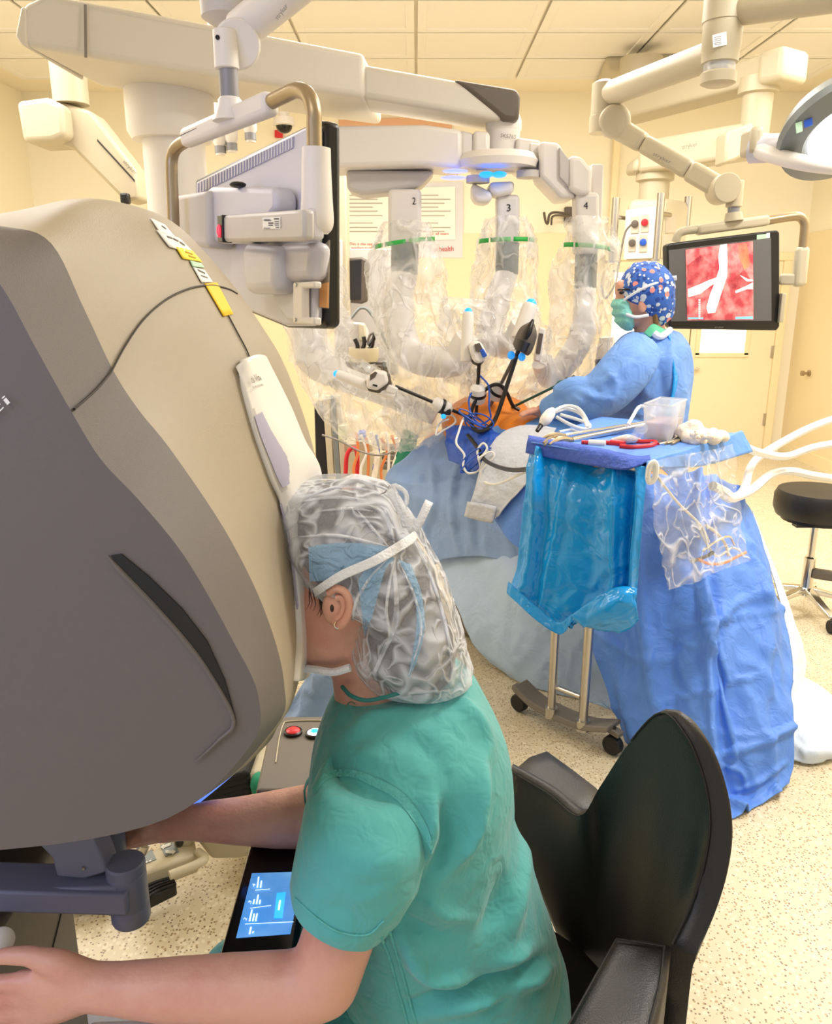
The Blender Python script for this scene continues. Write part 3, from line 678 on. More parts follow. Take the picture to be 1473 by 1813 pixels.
plate([(566, 503), (580, 500), (579, 545), (565, 543)], gk(.02), .003, 'orange_sticker', 'tan_box', mk)
# tube handle
Yh = lambda x: 1.80 - (x - 300) / 255.0 * .38
H = lambda x, y: V(x, y, Yh(x))
finish(MB().tube([H(308, 420), H(306, 360), H(304, 310), H(305, 278), H(316, 258), H(345, 243)], .0125, 14, 30), 'handle_tube', 'brass_tube', mk)
finish(MB().beam(H(328, 246), H(482, 182), .030, .036, w2=.034, h2=.040), 'handle_grip', 'white_plastic', mk, bevel=.011, seg=3)
gp = (H(482, 182) - H(328, 246)).normalized()
gq = gp.cross(Vector((0, 0, 1))).normalized()
if gq.dot(CAM - H(400, 210)) < 0: gq = -gq
finish(MB().beam(H(332, 242) + gq * .0158, H(462, 184) + gq * .0166, .001, .0012), 'grip_seam', 'dark_seam', mk)
finish(MB().tube([H(465, 188), H(500, 170), H(525, 160), H(545, 168), H(555, 195), H(556, 230), H(557, 275)], .0128, 14, 40), 'handle_tube', 'brass_tube', mk)
finish(MB().tube([H(560, 262), H(560, 300), H(561, 350), H(561, 395), H(560, 412)], [.0235, .0245, .026, .028, .02], 18, 20), 'handle_socket', 'white_plastic', mk, bevel=.0)
finish(MB().beam(gk(.06)(536, 398), H(560, 398), .05, .05), 'socket_bracket', 'cool_plastic', mk, bevel=.006)
# ================================================================== ROBOT PATIENT CART
rc = thing('robot_patient_cart', 'tall white surgical robot with boom and three numbered hanging arms', 'surgical robot', (V(300, 150, 4.0).x, 4.0, 0))
ctop = V(298, 150, 4.0); zc = lambda y: V(298, y, 4.0).z
rx = lambda x, y: abs(V(x, y, 4.0).x - V(298, y, 4.0).x)
finish(MB().lathe((ctop.x, 4.0, 0), [(.10, zc(120)), (rx(372, 140) * .96, zc(132)), (rx(375, 145), zc(143)), (rx(375, 145), zc(235)), (rx(368, 250) * .97, zc(250))], seg=40), 'column_drum', 'white_plastic', rc)
finish(MB().lathe((ctop.x + .005, 4.0, 0), [(rx(352, 250), zc(249)), (rx(350, 250) * .98, .45)], seg=32), 'column', 'white_plastic', rc)
finish(MB().box((ctop.x, 4.1, .28), (.6, .95, .36)), 'cart_base', 'white_plastic', rc, bevel=.08, seg=4)
for sx in (-.24, .24):
    for sy in (-.38, .38): finish(MB().cyl((ctop.x + sx - .03, 4.1 + sy, .07), (ctop.x + sx + .03, 4.1 + sy, .07), .07), 'wheel', 'rubber', rc, bevel=.01)
for p in ((264, 152), (270, 210)): finish(MB().lathe(V(p[0], p[1], 4.0 - .19), [(.009, 0), (.007, .004)], (0, -1, 0), 10), 'screw', 'steel', rc)
finish(MB().prism(VV([(28, 60, 3.35), (38, 6, 3.35), (80, -12, 3.36), (300, 28, 3.55), (645, 94, 3.85), (645, 173, 3.85), (300, 123, 3.55), (44, 82, 3.35)]), (0.05, .60, 0)), 'boom', 'boom_white', rc, bevel=.035, seg=4)
finish(MB().prism(VV([(26, 64, 3.345), (37, 10, 3.345), (44, 14, 3.34), (44, 82, 3.34), (38, 80, 3.345)]), (0.02, .50, 0)), 'boom_end_plate', 'boom_white', rc, bevel=.01)
finish(MB().beam(V(151, 8, 3.41), V(152, 102, 3.41), .004, .01), 'boom_seam', 'ink_grey', rc)
finish(MB().prism(VV([(640, 112, 3.87), (800, 140, 3.95), (880, 160, 4.0), (890, 213, 4.0), (640, 172, 3.87)]), (0, .30, 0)), 'boom_extension', 'boom_white', rc, bevel=.025, seg=3)
finish(MB().prism(VV([(802, 139, 3.94), (916, 157, 3.99), (922, 172, 3.99), (919, 214, 3.99), (892, 212, 3.99)]), (0, .33, 0)), 'boom_end_cap', 'dark_taupe', rc, bevel=.02, seg=3)
hx = V(891, 250, 4.12); zh = lambda y: V(891, y, 4.12).z
finish(MB().lathe((hx.x, 4.12, 0), [(.075, zh(205)), (.085, zh(216)), (.085, zh(230)), (.078, zh(233)), (.075, zh(302)), (.06, zh(306))], seg=36), 'hub', 'white_plastic', rc)
text('SK5765', lambda x, y: V(x, y, 4.036), (886, 243), (913, 246), 7, 'lettering', 'ink_grey', rc)
cb = lambda px, Y, d, nm, m='white_plastic', bv=.02: finish(MB().prism(VV(px, Y), (0, d, 0)), nm, m, rc, bevel=bv, seg=3)
cb([(560, 222), (753, 220), (818, 229), (818, 298), (753, 292), (560, 297)], 3.96, .30, 'crossbar')
cb([(612, 300), (770, 302), (745, 330), (690, 340), (640, 345), (614, 336)], 4.06, .2, 'crossbar_underside', 'grey_plastic')
cb([(814, 229), (842, 236), (842, 290), (814, 298)], 4.02, .24, 'hinge_link')
cb([(838, 230), (868, 232), (868, 300), (838, 300)], 4.0, .24, 'hub_bracket')
cb([(914, 242), (960, 248), (956, 304), (914, 302)], 4.03, .22, 'hub_bracket')
cb([(938, 252), (957, 254), (957, 302), (938, 302)], 4.02, .2, 'hinge_link', bv=.01)
cb([(956, 249), (990, 252), (1008, 284), (1007, 330), (1022, 350), (994, 352), (956, 312)], 3.95, .26, 'crossbar_wing')
cb([(991, 260), (1008, 282), (1007, 330), (991, 313)], 3.93, .05, 'wing_panel', 'grey_plastic', .004)
cb([(1008, 275), (1030, 276), (1050, 300), (1047, 342), (1030, 346), (1008, 336)], 3.92, .2, 'arm_mount')
cb([(1047, 290), (1070, 290), (1066, 400), (1050, 400)], 4.05, .1, 'arm_back_post', bv=.01)
cb([(836, 322), (872, 340), (872, 356), (858, 360), (842, 358), (836, 345)], 4.0, .15, 'arm_mount'); cb([(866, 322), (912, 320), (910, 342), (880, 348), (866, 340)], 4.0, .15, 'arm_mount')
zb = zh(304)
finish(MB().lathe((hx.x - .035, 4.02, zb), [(.17, .06), (.19, .03), (.18, .0), (.02, -.005)], seg=36), 'hub_underside', 'white_plastic', rc)
for x in (861, 884):
    c = V(x, 309, 3.93); finish(MB().ell(c, (.034, .05, .013)), 'status_light', 'led_blue', rc)
for x, y in ((806, 303), (803, 315)): finish(MB().ell(V(x, y, 3.93), (.06, .05, .008)), 'status_light', 'led_soft', rc)
for x, y in ((846, 324), (935, 315)): finish(MB().lathe(V(x, y, 4.0), [(.055, 0), (.055, .03)], seg=24), 'bearing_cap', 'grey_plastic', rc)
def arm(label, post, Y, pts, rad, dg, npx):
    pts = [(p[0], p[1], p[2] if len(p) > 2 else Y + .06) for p in pts]
    x0, y0, x1, y1 = post; a = finish(MB().prism(VV([(x0, y0), (x1, y0), (x1, y1), (x0, y1)], Y), (0, .12, 0)), 'robot_arm', 'white_plastic', rc, bevel=.02, seg=3, label=label)
    finish(MB().cyl(V(*pts[0][:2], Y + .06), V(*pts[1][:2], Y + .06), rad * 1.02), 'arm_collar', 'grey_metal', a)
    finish(MB().tube([V(x, y, yy) for x, y, yy in pts[1:]], [rad, rad * 1.15, rad * 1.1, rad], 16, 30), 'forearm', 'white_plastic', a)
    for x, y, yy in pts[2:-1]: finish(MB().ell(V(x, y, yy), (rad * 1.25, rad * 1.25, rad * 1.1)), 'arm_joint', 'white_plastic', a)
    text(dg, lambda x, y: V(x, y, Y - .002), *npx, 'arm_number', 'ink', a)
arm('white robot arm numbered 2', (687, 334, 746, 432), 4.02, [(717, 430), (716, 486), (705, 545, 4.0), (725, 625, 3.85), (800, 640, 3.75), (830, 600, 3.7)], .066, '2', ((730, 362), (736, 362), 13))
arm('white robot arm numbered 3', (880, 344, 921, 430), 4.04, [(899, 430), (897, 486), (878, 540, 4.0), (872, 600, 3.9), (905, 610, 3.8), (925, 575, 3.75)], .056, '3', ((897, 374), (904, 374), 13))
arm('white robot arm numbered 4', (1020, 340, 1062, 450), 3.95, [(1038, 450), (1036, 510), (1032, 585, 3.95), (1008, 635, 3.9), (975, 668, 3.85), (960, 640, 3.8)], .052, '4', ((1033, 370), (1041, 370), 13))
a1 = finish(MB().tube([V(548, 500, 3.95), V(548, 600, 3.9), V(560, 640, 3.85), V(605, 668, 3.8)], [.07, .085, .085, .06], 16, 24), 'robot_arm', 'white_plastic', rc, label='lower left robot arm beside the console hood')
finish(MB().tube([V(600, 668, 3.8), V(700, 706, 3.74), V(770, 740, 3.7)], [.06, .05, .035], 12, 14), 'forearm', 'white_plastic', a1)

# ================================================================== STERILE DRAPES OVER THE ARMS
def drape(st, label, seed, band=None, n=60, amp=.056):
    d = solo(MB().blob(st, 56, n, 2.0, amp, 8, seed, cap=False, zs=.55), 'sterile_drape', 'clear_film', label, 'plastic drape', 'clear drapes over the robot arms')
    if band:
        x0, y0, x1, y1, Y, hy, ks = band
        c = (V(x0, y0, Y) + V(x1, y1, Y)) / 2; e = (V(x1, y1, Y) - V(x0, y0, Y)) / 2
        for a0, a1_ in ks:
            P = []
            for k in range(7):
                a = R(a0 + (a1_ - a0) * k / 6); P.append(c + e * (1.03 * math.cos(a)) + Vector((0, -1, 0)) * (hy * 1.03 * math.sin(a)))
            u = Vector((0, 0, .010))
            finish(MB().loft([[p - u for p in P], [p + u for p in P]], cap=False, closed=False), 'green_tape', 'green_tape', d, solid=.004)
    return d
ks4 = ((8, 42), (48, 82), (88, 130), (136, 172))
drape([(688, 392, 748, 392, 4.07, .09), (672, 410, 760, 400, 4.07, .12), (666, 440, 768, 428, 4.05, .15), (664, 500, 778, 495, 4.0, .17), (665, 560, 790, 550, 3.95, .18), (680, 620, 800, 610, 3.85, .17), (690, 680, 838, 660, 3.8, .16), (702, 740, 850, 715, 3.78, .13), (722, 775, 858, 742, 3.76, .08)], 'clear plastic drape with green tape over leftmost upright robot arm', 1, (666, 438, 768, 424, 4.05, .15, ks4))
drape([(872, 386, 928, 386, 4.1, .09), (860, 404, 935, 402, 4.1, .12), (850, 430, 943, 430, 4.08, .15), (850, 500, 945, 500, 4.05, .16), (845, 560, 955, 560, 3.95, .17), (842, 620, 965, 612, 3.88, .16), (835, 670, 955, 665, 3.82, .15), (840, 712, 930, 712, 3.8, .09)], 'clear plastic drape with green tape over middle robot arm behind the endoscope', 2, (849, 428, 943, 426, 4.08, .15, ks4))
drape([(1015, 385, 1062, 385, 4.0, .08), (1005, 410, 1070, 410, 4.0, .11), (998, 436, 1076, 442, 4.0, .13), (992, 500, 1072, 500, 3.98, .14), (985, 570, 1068, 570, 3.95, .14), (960, 640, 1060, 640, 3.9, .15), (930, 690, 1020, 700, 3.85, .13), (905, 715, 985, 725, 3.8, .08)], 'clear plastic drape with green tape over rightmost robot arm nearest the nurse', 3, (998, 434, 1077, 442, 4.0, .13, ks4))
drape([(518, 590, 520, 640, 3.95, .06), (540, 590, 545, 690, 3.92, .12), (565, 615, 575, 742, 3.88, .15), (610, 640, 620, 765, 3.84, .17), (660, 665, 670, 782, 3.8, .17), (710, 690, 715, 785, 3.78, .15), (760, 712, 762, 780, 3.75, .11), (795, 728, 792, 762, 3.74, .05)], 'baggy clear plastic drape over the low arm nearest the console', 4)
drape([(520, 470, 600, 470, 4.0, .08), (518, 530, 606, 530, 3.98, .12), (515, 585, 604, 590, 3.95, .13), (520, 640, 600, 650, 3.92, .12)], 'clear plastic drape hanging below the vented monitor', 5)
drape([(790, 525, 850, 530, 3.9, .05), (785, 560, 862, 560, 3.85, .10), (788, 620, 860, 625, 3.8, .11), (800, 680, 850, 690, 3.78, .07)], 'crumpled clear plastic film behind the blue corded instrument', 6)

# ================================================================== INSTRUMENTS ON THE ARMS
def carriage(t, a, b, r, led='led_cyan'):
    finish(MB().tube([a, a.lerp(b, .06), a.lerp(b, .5), b], [r * .6, r, r * 1.05, r], 14, 18), 'carriage', 'white_plastic', t)
    finish(MB().ell(a, (r * .72, r * .72, r * .72), seg=14, rows=8), 'status_light', 'led_blue', t)
def cannula(t, c, ax, r=.03):
    finish(MB().lathe(c, [(r * .5, -.05), (r, -.035), (r * 1.1, -.01), (r * .8, 0), (r * 1.1, .012), (r, .035), (r * .4, .05)], ax, 16), 'cannula_head', 'white_plastic', t)
    finish(MB().lathe(c, [(r * 1.12, -.006), (r * 1.12, .006)], ax, 16), 'cannula_ring', 'black_plastic', t)
i1 = thing('robot_instrument', 'white robot instrument with black shaft on the low left arm', 'instrument', V(690, 690, 3.520), 'robot instruments')
carriage(i1, V(596, 662, 3.540), V(700, 702, 3.480), .022)
finish(MB().prism(VV([(646, 676), (664, 660), (690, 662), (694, 682), (672, 697), (652, 693)], 3.47), (0, .03, 0)), 'housing_base', 'dark_taupe', i1, bevel=.006)
finish(MB().prism(VV([(648, 672), (663, 656), (684, 660), (688, 678), (668, 692), (649, 688)], 3.430), (0, .08, 0)), 'instrument_housing', 'white_plastic', i1, bevel=.012, seg=3)
finish(MB().prism(VV([(655, 664), (664, 658), (668, 660), (664, 668), (655, 674)], 3.426), (0, .01, 0)), 'housing_window', 'dark_taupe', i1)
finish(MB().prism(VV([(660, 680), (668, 682), (668, 685), (660, 683)], 3.426), (0, .01, 0)), 'housing_slot', 'black_plastic', i1)
finish(MB().prism(VV([(688, 680), (706, 688), (700, 700), (680, 694)], 3.460), (0, .05, 0)), 'housing_nose', 'white_plastic', i1, bevel=.008)
finish(MB().cyl(V(700, 684, 3.480), V(838, 742, 3.580), .0075), 'shaft', 'black_plastic', i1)
d1 = (V(838, 742, 3.580) - V(700, 684, 3.480)).normalized()
cannula(i1, V(782, 719, 3.540), d1); finish(MB().ell(V(785, 737, 3.520), (.012, .012, .012)), 'trocar_button', 'led_blue', i1)
finish(MB().box(V(789, 728, 3.540), (.045, .05, .03)), 'trocar_block', 'black_plastic', i1, bevel=.006)
i2 = thing('robot_instrument', 'white instrument with blue plug and blue cord between arms two and three', 'instrument', V(848, 640, 3.460), 'robot instruments')
carriage(i2, V(829, 552, 3.520), V(825, 640, 3.480), .024)
finish(MB().prism(VV([(828, 616), (838, 606), (846, 640), (858, 640), (849, 650), (836, 644)], 3.48), (0, .03, 0)), 'housing_base', 'dark_taupe', i2, bevel=.006)
finish(MB().prism(VV([(830, 612), (840, 604), (852, 606), (863, 626), (861, 636), (848, 645), (838, 640)], 3.400), (0, .08, 0)), 'instrument_housing', 'white_plastic', i2, bevel=.012, seg=3)
finish(MB().prism(VV([(840, 610), (849, 607), (855, 618), (847, 624), (842, 622)], 3.395), (0, .01, 0)), 'housing_window', 'dark_taupe', i2)
finish(MB().prism(VV([(849, 620), (856, 617), (863, 630), (855, 634)], 3.390), (0, .02, 0)), 'blue_plug', 'cable_blue', i2, bevel=.004)
finish(MB().cyl(V(848, 645, 3.460), V(843, 735, 3.580), .008), 'shaft', 'black_plastic', i2)
cannula(i2, V(846, 698, 3.520), (V(843, 735, 3.580) - V(848, 645, 3.460)).normalized(), .034)
i3 = thing('robot_camera', 'robot endoscope with white blue tipped carriage and dark camera head', 'instrument', V(928, 610, 3.460), 'robot instruments')
carriage(i3, V(940, 538, 3.520), V(918, 600, 3.480), .032)
finish(MB().tube([V(942, 572, 3.420), V(935, 588, 3.420), V(925, 615, 3.420), V(921, 622, 3.420)], [.012, .040, .044, .034], 14, 14), 'camera_head', 'dark_taupe', i3)
finish(MB().tube([V(944, 566, 3.390), V(936, 585, 3.380), V(930, 600, 3.380)], [.006, .016, .010], 10, 10), 'camera_grip', 'black_plastic', i3)
finish(MB().tube([V(928, 604, 3.390), V(921, 622, 3.390)], [.030, .026], 12), 'camera_band', 'screen_dark', i3)
for x, y in ((905, 629), (924, 632)): finish(MB().ell(V(x, y, 3.440), (.016, .014, .018)), 'status_light', 'led_cyan', i3)
finish(MB().cyl(V(912, 630, 3.460), V(868, 718, 3.600), .008), 'shaft', 'bronze_grey', i3)
cannula(i3, V(882, 693, 3.560), (V(868, 718, 3.600) - V(912, 630, 3.460)).normalized(), .034)
i4 = thing('robot_instrument', 'thin dark instrument slot showing through the drape of arm four', 'instrument', V(955, 620, 3.7), 'robot instruments')
finish(MB().beam(V(958, 590, 3.66), V(952, 626, 3.66), .012, .02), 'slot_plate', 'dark_taupe', i4, bevel=.003)
finish(MB().beam(V(960, 580, 3.68), V(950, 640, 3.68), .04, .03), 'carriage', 'white_plastic', i4, bevel=.008)
i5 = thing('hand_instrument', 'thin green shafted hand instrument with teal bulb near the gowned arm', 'instrument', V(985, 685, 3.45))
finish(MB().cyl(V(905, 722, 3.62), V(985, 683, 3.42), .006), 'shaft', 'teal_plastic', i5)
finish(MB().tube([V(984, 684, 3.42), V(992, 680, 3.4), V(1002, 676, 3.38)], [.007, .016, .012], 12, 10), 'bulb', 'teal_plastic', i5)
finish(MB().prism(VV([(1000, 678), (1004, 668), (1012, 671), (1018, 664), (1020, 676), (1012, 684), (1004, 684)], 3.36), (0, .04, 0)), 'handle', 'black_plastic', i5, bevel=.005)

# cables over the patient
cable([(942, 566, 3.5), (925, 600, 3.48), (905, 660, 3.46), (892, 700, 3.45), (880, 735, 3.45), (868, 755, 3.42), (850, 764, 3.40), (838, 758, 3.42)], .0095, 'camera_cable', 'cable_black', 'thick black camera cable running down to the orange skin')
cable([(838, 760, 3.5), (833, 735, 3.5), (845, 705, 3.5), (868, 684, 3.5), (885, 682, 3.5), (897, 695, 3.52), (908, 718, 3.55), (920, 726, 3.55)], .0085, 'light_cable', 'cable_black', 'black cable loop arching over the orange abdomen')
cable([(860, 632, 3.52), (848, 648, 3.5), (846, 660, 3.5), (862, 678, 3.48), (866, 690, 3.48), (866, 720, 3.46), (868, 740, 3.46), (850, 750, 3.45), (835, 735, 3.45), (830, 710, 3.47), (835, 695, 3.48)], .0042, 'blue_cable', 'cable_blue', 'blue cord from the plug down to the abdomen')
loops = []
for k in range(40):
    a = k * .62; loops.append((842 + 26 * math.cos(a) + 8 * math.sin(a * .37), 745 + 15 * math.sin(a * 1.1) + 6 * math.cos(a * .29), 3.42 + .01 * math.sin(a * .7)))
cable(loops, .0034, 'blue_cable', 'cable_blue', 'tangled blue cord coil on the drape below the orange skin', n=260, seg=6)
loops = []
for k in range(34):
    a = k * .66; loops.append((842 + 24 * math.cos(a) + 6 * math.sin(a * .37), 815 + 22 * math.sin(a * .93), 3.30 + .012 * math.sin(a * .7)))
cable(loops, .0034, 'blue_cable', 'cable_blue', 'bundled blue cord hanging on the pale drape', n=240, seg=6)
cable([(838, 735, 3.46), (822, 740, 3.43), (812, 765, 3.38), (808, 785, 3.34), (822, 805, 3.32), (820, 825, 3.3), (830, 838, 3.28), (850, 830, 3.28), (845, 800, 3.3), (855, 785, 3.3), (862, 795, 3.29), (848, 815, 3.28)], .0048, 'white_cable', 'cable_white', 'white cord winding down left side of the blue pouch')
cable([(846, 812, 3.26), (868, 800, 3.26), (875, 808, 3.25), (862, 822, 3.25), (852, 835, 3.24), (856, 852, 3.22), (880, 857, 3.1), (920, 840, 2.75), (940, 832, 2.55)], .0048, 'white_cable', 'cable_white', 'white cord curving from the pad to the blue bag')
cable([(782, 738, 3.6), (800, 735, 3.58), (806, 748, 3.56), (785, 762, 3.54), (772, 770, 3.52), (778, 750, 3.56), (795, 742, 3.57)], .0045, 'white_cable', 'tube_clear', 'short looped clear tube beside the left cannula')
cable([(828, 770, 3.4), (845, 792, 3.32), (856, 812, 3.28), (875, 824, 3.1), (905, 832, 2.8), (940, 830, 2.56)], .0085, 'black_hose', 'cable_black', 'black hose crossing the white pad toward the blue bag')

# ================================================================== PATIENT AND DRAPES
pt = MB()
ax0, ax1 = V(800, 760, 3.95), V(1180, 900, 3.1)
ax0.z = .9; ax1.z = .86
bc = V(868, 748, 3.72)
pt.ell(V(866, 752, 3.75), (.23, .22, .15)); pt.ell(V(800, 790, 3.95) , (.16, .2, .08)); pt.ell(V(960, 775, 3.5), (.22, .2, .13))
pt.caps([(V(1000, 800, 3.4), .11), (V(1150, 860, 3.15), .085), (V(1230, 930, 3.0), .06)])
solo(pt, 'person', 'iodine_skin', 'patient lying under drapes with orange painted abdomen showing', 'person', voxel=.014, smit=6)
tb = thing('operating_table', 'dark based operating table mostly hidden under pale blue drapes', 'operating table', V(900, 1160, 3.4))
t0, t1 = V(800, 790, 4.0), V(1200, 900, 3.1); t0.z = t1.z = .72
finish(MB().beam(t0, t1, .5, .10), 'table_top', 'black_plastic', tb, bevel=.02)
tc_ = t0.lerp(t1, .35)
finish(MB().box((tc_.x, tc_.y, .38), (.34, .4, .6)), 'pedestal', 'grey_plastic', tb, bevel=.02)
bs = [Hz(790, 1085, .0), Hz(905, 1190, .0), Hz(1010, 1235, 0)]
b0 = Hz(800, 1130, .0); b1 = Hz(915, 1200, 0)
pb = [Vector((p.x, p.y, 0.03)) for p in (Hz(798, 1118, 0), Hz(910, 1196, 0), Hz(1000, 1160, 0), Hz(850, 1020, 0))]
finish(MB().prism(pb, (0, 0, .17)), 'table_base', 'dark_taupe', tb, bevel=.02)
finish(MB().prism([p + Vector((0, 0, .17)) + ((pb[0] + pb[2]) / 2 - p) * .08 for p in pb], (0, 0, .12)), 'base_cover', 'rubber', tb, bevel=.02)
DG = 'drapes over the patient'
def cloth(rows, m, label, nm='surgical_drape', amp=.012, scale=7, seed=0, nu=44, nv=44, fold=None, cat='drape', group=DG, stretch=(1, 1, .45), solid=.004, lines=None):
    mb = MB().sheet([VV(r) for r in rows], nu, nv, amp, scale, seed, fold, stretch)
    if lines: crease(mb, lines)
    return solo(mb, nm, m, label, cat, group, solid=solid, angle=180)
cloth([[(768, 770, 3.85), (830, 752, 3.72), (900, 752, 3.5), (960, 770, 3.3), (1040, 800, 3.2)],
       [(720, 808, 3.8), (800, 808, 3.65), (880, 820, 3.4), (960, 850, 3.2), (1040, 860, 3.1)],
       [(684, 848, 3.75), (770, 880, 3.5), (860, 905, 3.3), (950, 920, 3.15), (1040, 930, 3.05)],
       [(715, 910, 3.65), (780, 935, 3.48), (850, 945, 3.3), (930, 960, 3.15), (1030, 980, 3.05)],
       [(770, 1000, 3.5), (795, 988, 3.45), (850, 985, 3.3), (930, 1000, 3.15), (1020, 1010, 3.05)]], 'drape_pale', 'dusty pale blue drape over the patient left of the pad', seed=3, nu=80, nv=80, lines=[([(760, 800), (770, 880), (745, 960)], 7, .018), ([(820, 800), (800, 880), (812, 980)], 6, .02), ([(700, 850), (760, 860), (830, 850)], 5, .012), ([(850, 850), (842, 930), (850, 985)], 8, -.016), ([(730, 830), (725, 900), (750, 980)], 9, -.012)])
cloth([[(800, 900, 3.62), (860, 890, 3.48), (930, 910, 3.32), (1010, 940, 3.2), (1080, 970, 3.1)],
       [(778, 990, 3.54), (850, 1000, 3.32), (930, 1030, 3.06), (1020, 1060, 2.95), (1080, 1090, 2.88)],
       [(815, 1085, 3.3), (880, 1100, 3.14), (950, 1120, 3.0), (1020, 1150, 2.92), (1080, 1180, 2.85)],
       [(840, 1140, 3.22), (900, 1180, 3.08), (970, 1210, 2.98), (1040, 1235, 2.9), (1095, 1240, 2.83)],
       [(868, 1172, 3.18), (930, 1215, 3.06), (1000, 1245, 2.96), (1060, 1275, 2.87), (1110, 1298, 2.78)]], 'drape_grey', 'pale grey blue drape hanging behind the steel stand poles', seed=11, amp=.010, nu=80, nv=80, lines=[([(960, 1010), (935, 1090), (905, 1180)], 4, .016), ([(915, 1060), (960, 1085), (1010, 1112)], 4, .014), ([(830, 940), (835, 1010), (850, 1100)], 9, .02), ([(870, 950), (880, 1040), (900, 1110)], 9, -.016), ([(1000, 1130), (1040, 1200), (1085, 1290)], 6, .014), ([(850, 1120), (920, 1120), (980, 1100)], 5, .010)])
cloth([[(893, 838, 3.22), (940, 838, 3.1), (990, 850, 3.02)], [(875, 885, 3.20), (930, 890, 3.06), (985, 900, 2.98)], [(868, 905, 3.20), (915, 940, 3.06), (985, 960, 2.97)], [(880, 925, 3.16), (912, 965, 3.05), (985, 1000, 2.96)]], 'drape_royal', 'royal blue drape edge beside left of the shiny bag', amp=.004)
cloth([[(890, 742, 3.62), (940, 732, 3.5), (1000, 734, 3.36), (1060, 752, 3.25)], [(862, 768, 3.5), (920, 752, 3.4), (990, 752, 3.28), (1060, 770, 3.18)], [(850, 800, 3.4), (910, 790, 3.3), (980, 785, 3.2), (1050, 790, 3.12)]], 'drape_mid', 'mid blue drape on the patient right of the orange skin', amp=.008)
cloth([[(880, 775, 3.36), (905, 758, 3.36), (945, 752, 3.3), (985, 758, 3.22)], [(855, 815, 3.28), (890, 800, 3.25), (930, 800, 3.18), (960, 800, 3.12)], [(840, 870, 3.22), (880, 865, 3.16), (915, 860, 3.1), (940, 845, 3.05)], [(826, 910, 3.22), (850, 916, 3.18), (872, 922, 3.14), (890, 900, 3.1)]], 'pad_white', 'white translucent absorbent pad lying on the blue drape', 'absorbent_pad', amp=.006, cat='pad', group=None)
finish(MB().sheet([VV(r) for r in ([(828, 888, 3.195), (860, 893, 3.15), (878, 897, 3.12)], [(822, 914, 3.2), (850, 922, 3.16), (872, 926, 3.125)])], 10, 6), 'folded_edge', 'pad_white', bpy.data.objects['absorbent_pad'], solid=.006)
cloth([[(790, 758, 3.62), (820, 755, 3.55), (855, 758, 3.46), (885, 768, 3.40)], [(790, 785, 3.52), (825, 785, 3.44), (855, 785, 3.38), (880, 785, 3.34)], [(795, 815, 3.45), (830, 830, 3.36), (850, 835, 3.32), (866, 815, 3.3)]], 'pouch_blue', 'dark blue instrument pouch under the tangled cords', 'drape_pouch', amp=.012, scale=12, cat='pouch', group=None)
cloth([[(705, 800, 3.9), (716, 762, 3.95), (740, 770, 3.9)], [(690, 840, 3.85), (712, 815, 3.84), (735, 800, 3.84)]], 'green_cloth', 'small green cloth behind the pale drape left edge', 'green_towel', amp=.004, cat='towel', group=None)
def folds(u, v):
    h = 0
    for c, s, w_ in ((.50 + .12 * v, .034, .018), (.56 + .10 * v, -.02, .03), (.20 + .16 * v, .024, .04), (.82 + .05 * v, .022, .03), (.05 + .1 * v, .03, .05), (.36 + .02 * v, -.024, .08), (.70, -.02, .06)): h += s * math.exp(-((u - c) / w_) ** 2)
    for c, s in ((.38 + .08 * math.sin(5 * u), .014), (.70 - .06 * u, .016), (.55 + .1 * u, .008)): h += s * math.exp(-((v - c) / .010) ** 2)
    return h
cloth([[(1085, 850, 3.02), (1155, 838, 2.96), (1235, 838, 2.94), (1290, 852, 2.97), (1322, 900, 3.1)],
       [(1050, 985, 2.88), (1140, 965, 2.78), (1220, 945, 2.74), (1305, 955, 2.78), (1358, 1005, 2.95)],
       [(1042, 1120, 2.76), (1140, 1120, 2.62), (1230, 1110, 2.54), (1320, 1120, 2.56), (1394, 1150, 2.7)],
       [(1105, 1290, 2.62), (1170, 1290, 2.47), (1240, 1290, 2.38), (1320, 1285, 2.36), (1399, 1265, 2.46)],
       [(1160, 1380, 2.50), (1215, 1400, 2.34), (1255, 1420, 2.26), (1330, 1395, 2.28), (1400, 1350, 2.38)],
       [(1190, 1440, 2.44), (1240, 1450, 2.20), (1292, 1458, 2.15), (1350, 1424, 2.23), (1392, 1386, 2.33)]], 'drape_royal', 'large royal blue drape falling to the floor below the tray', seed=21, nu=120, nv=140, fold=folds, amp=.026, scale=5, lines=[([(1230, 1010), (1251, 1104), (1264, 1166), (1280, 1233), (1297, 1308), (1303, 1354)], 4, .022), ([(1247, 1020), (1259, 1100), (1289, 1208)], 4, .018), ([(1262, 1160), (1284, 1225), (1306, 1310)], 6, -.02), ([(1165, 1118), (1259, 1102), (1334, 1087), (1400, 1083)], 3, .014), ([(1155, 1252), (1210, 1233), (1280, 1219)], 3, .014), ([(1176, 1125), (1234, 1143), (1251, 1137)], 3, .012), ([(1285, 1209), (1345, 1197)], 4, .016), ([(1334, 1087), (1351, 1116), (1356, 1165)], 4, .014),
       ([(1262, 1350), (1310, 1366), (1320, 1395)], 5, .018), ([(1300, 1400), (1340, 1385), (1390, 1350)], 5, .016), ([(1085, 900), (1070, 1000), (1060, 1110)], 14, -.03), ([(1120, 900), (1130, 1040), (1150, 1200)], 10, .022), ([(1330, 950), (1360, 1050), (1380, 1200)], 8, .018), ([(1200, 1120), (1190, 1180), (1215, 1230)], 8, -.012)])
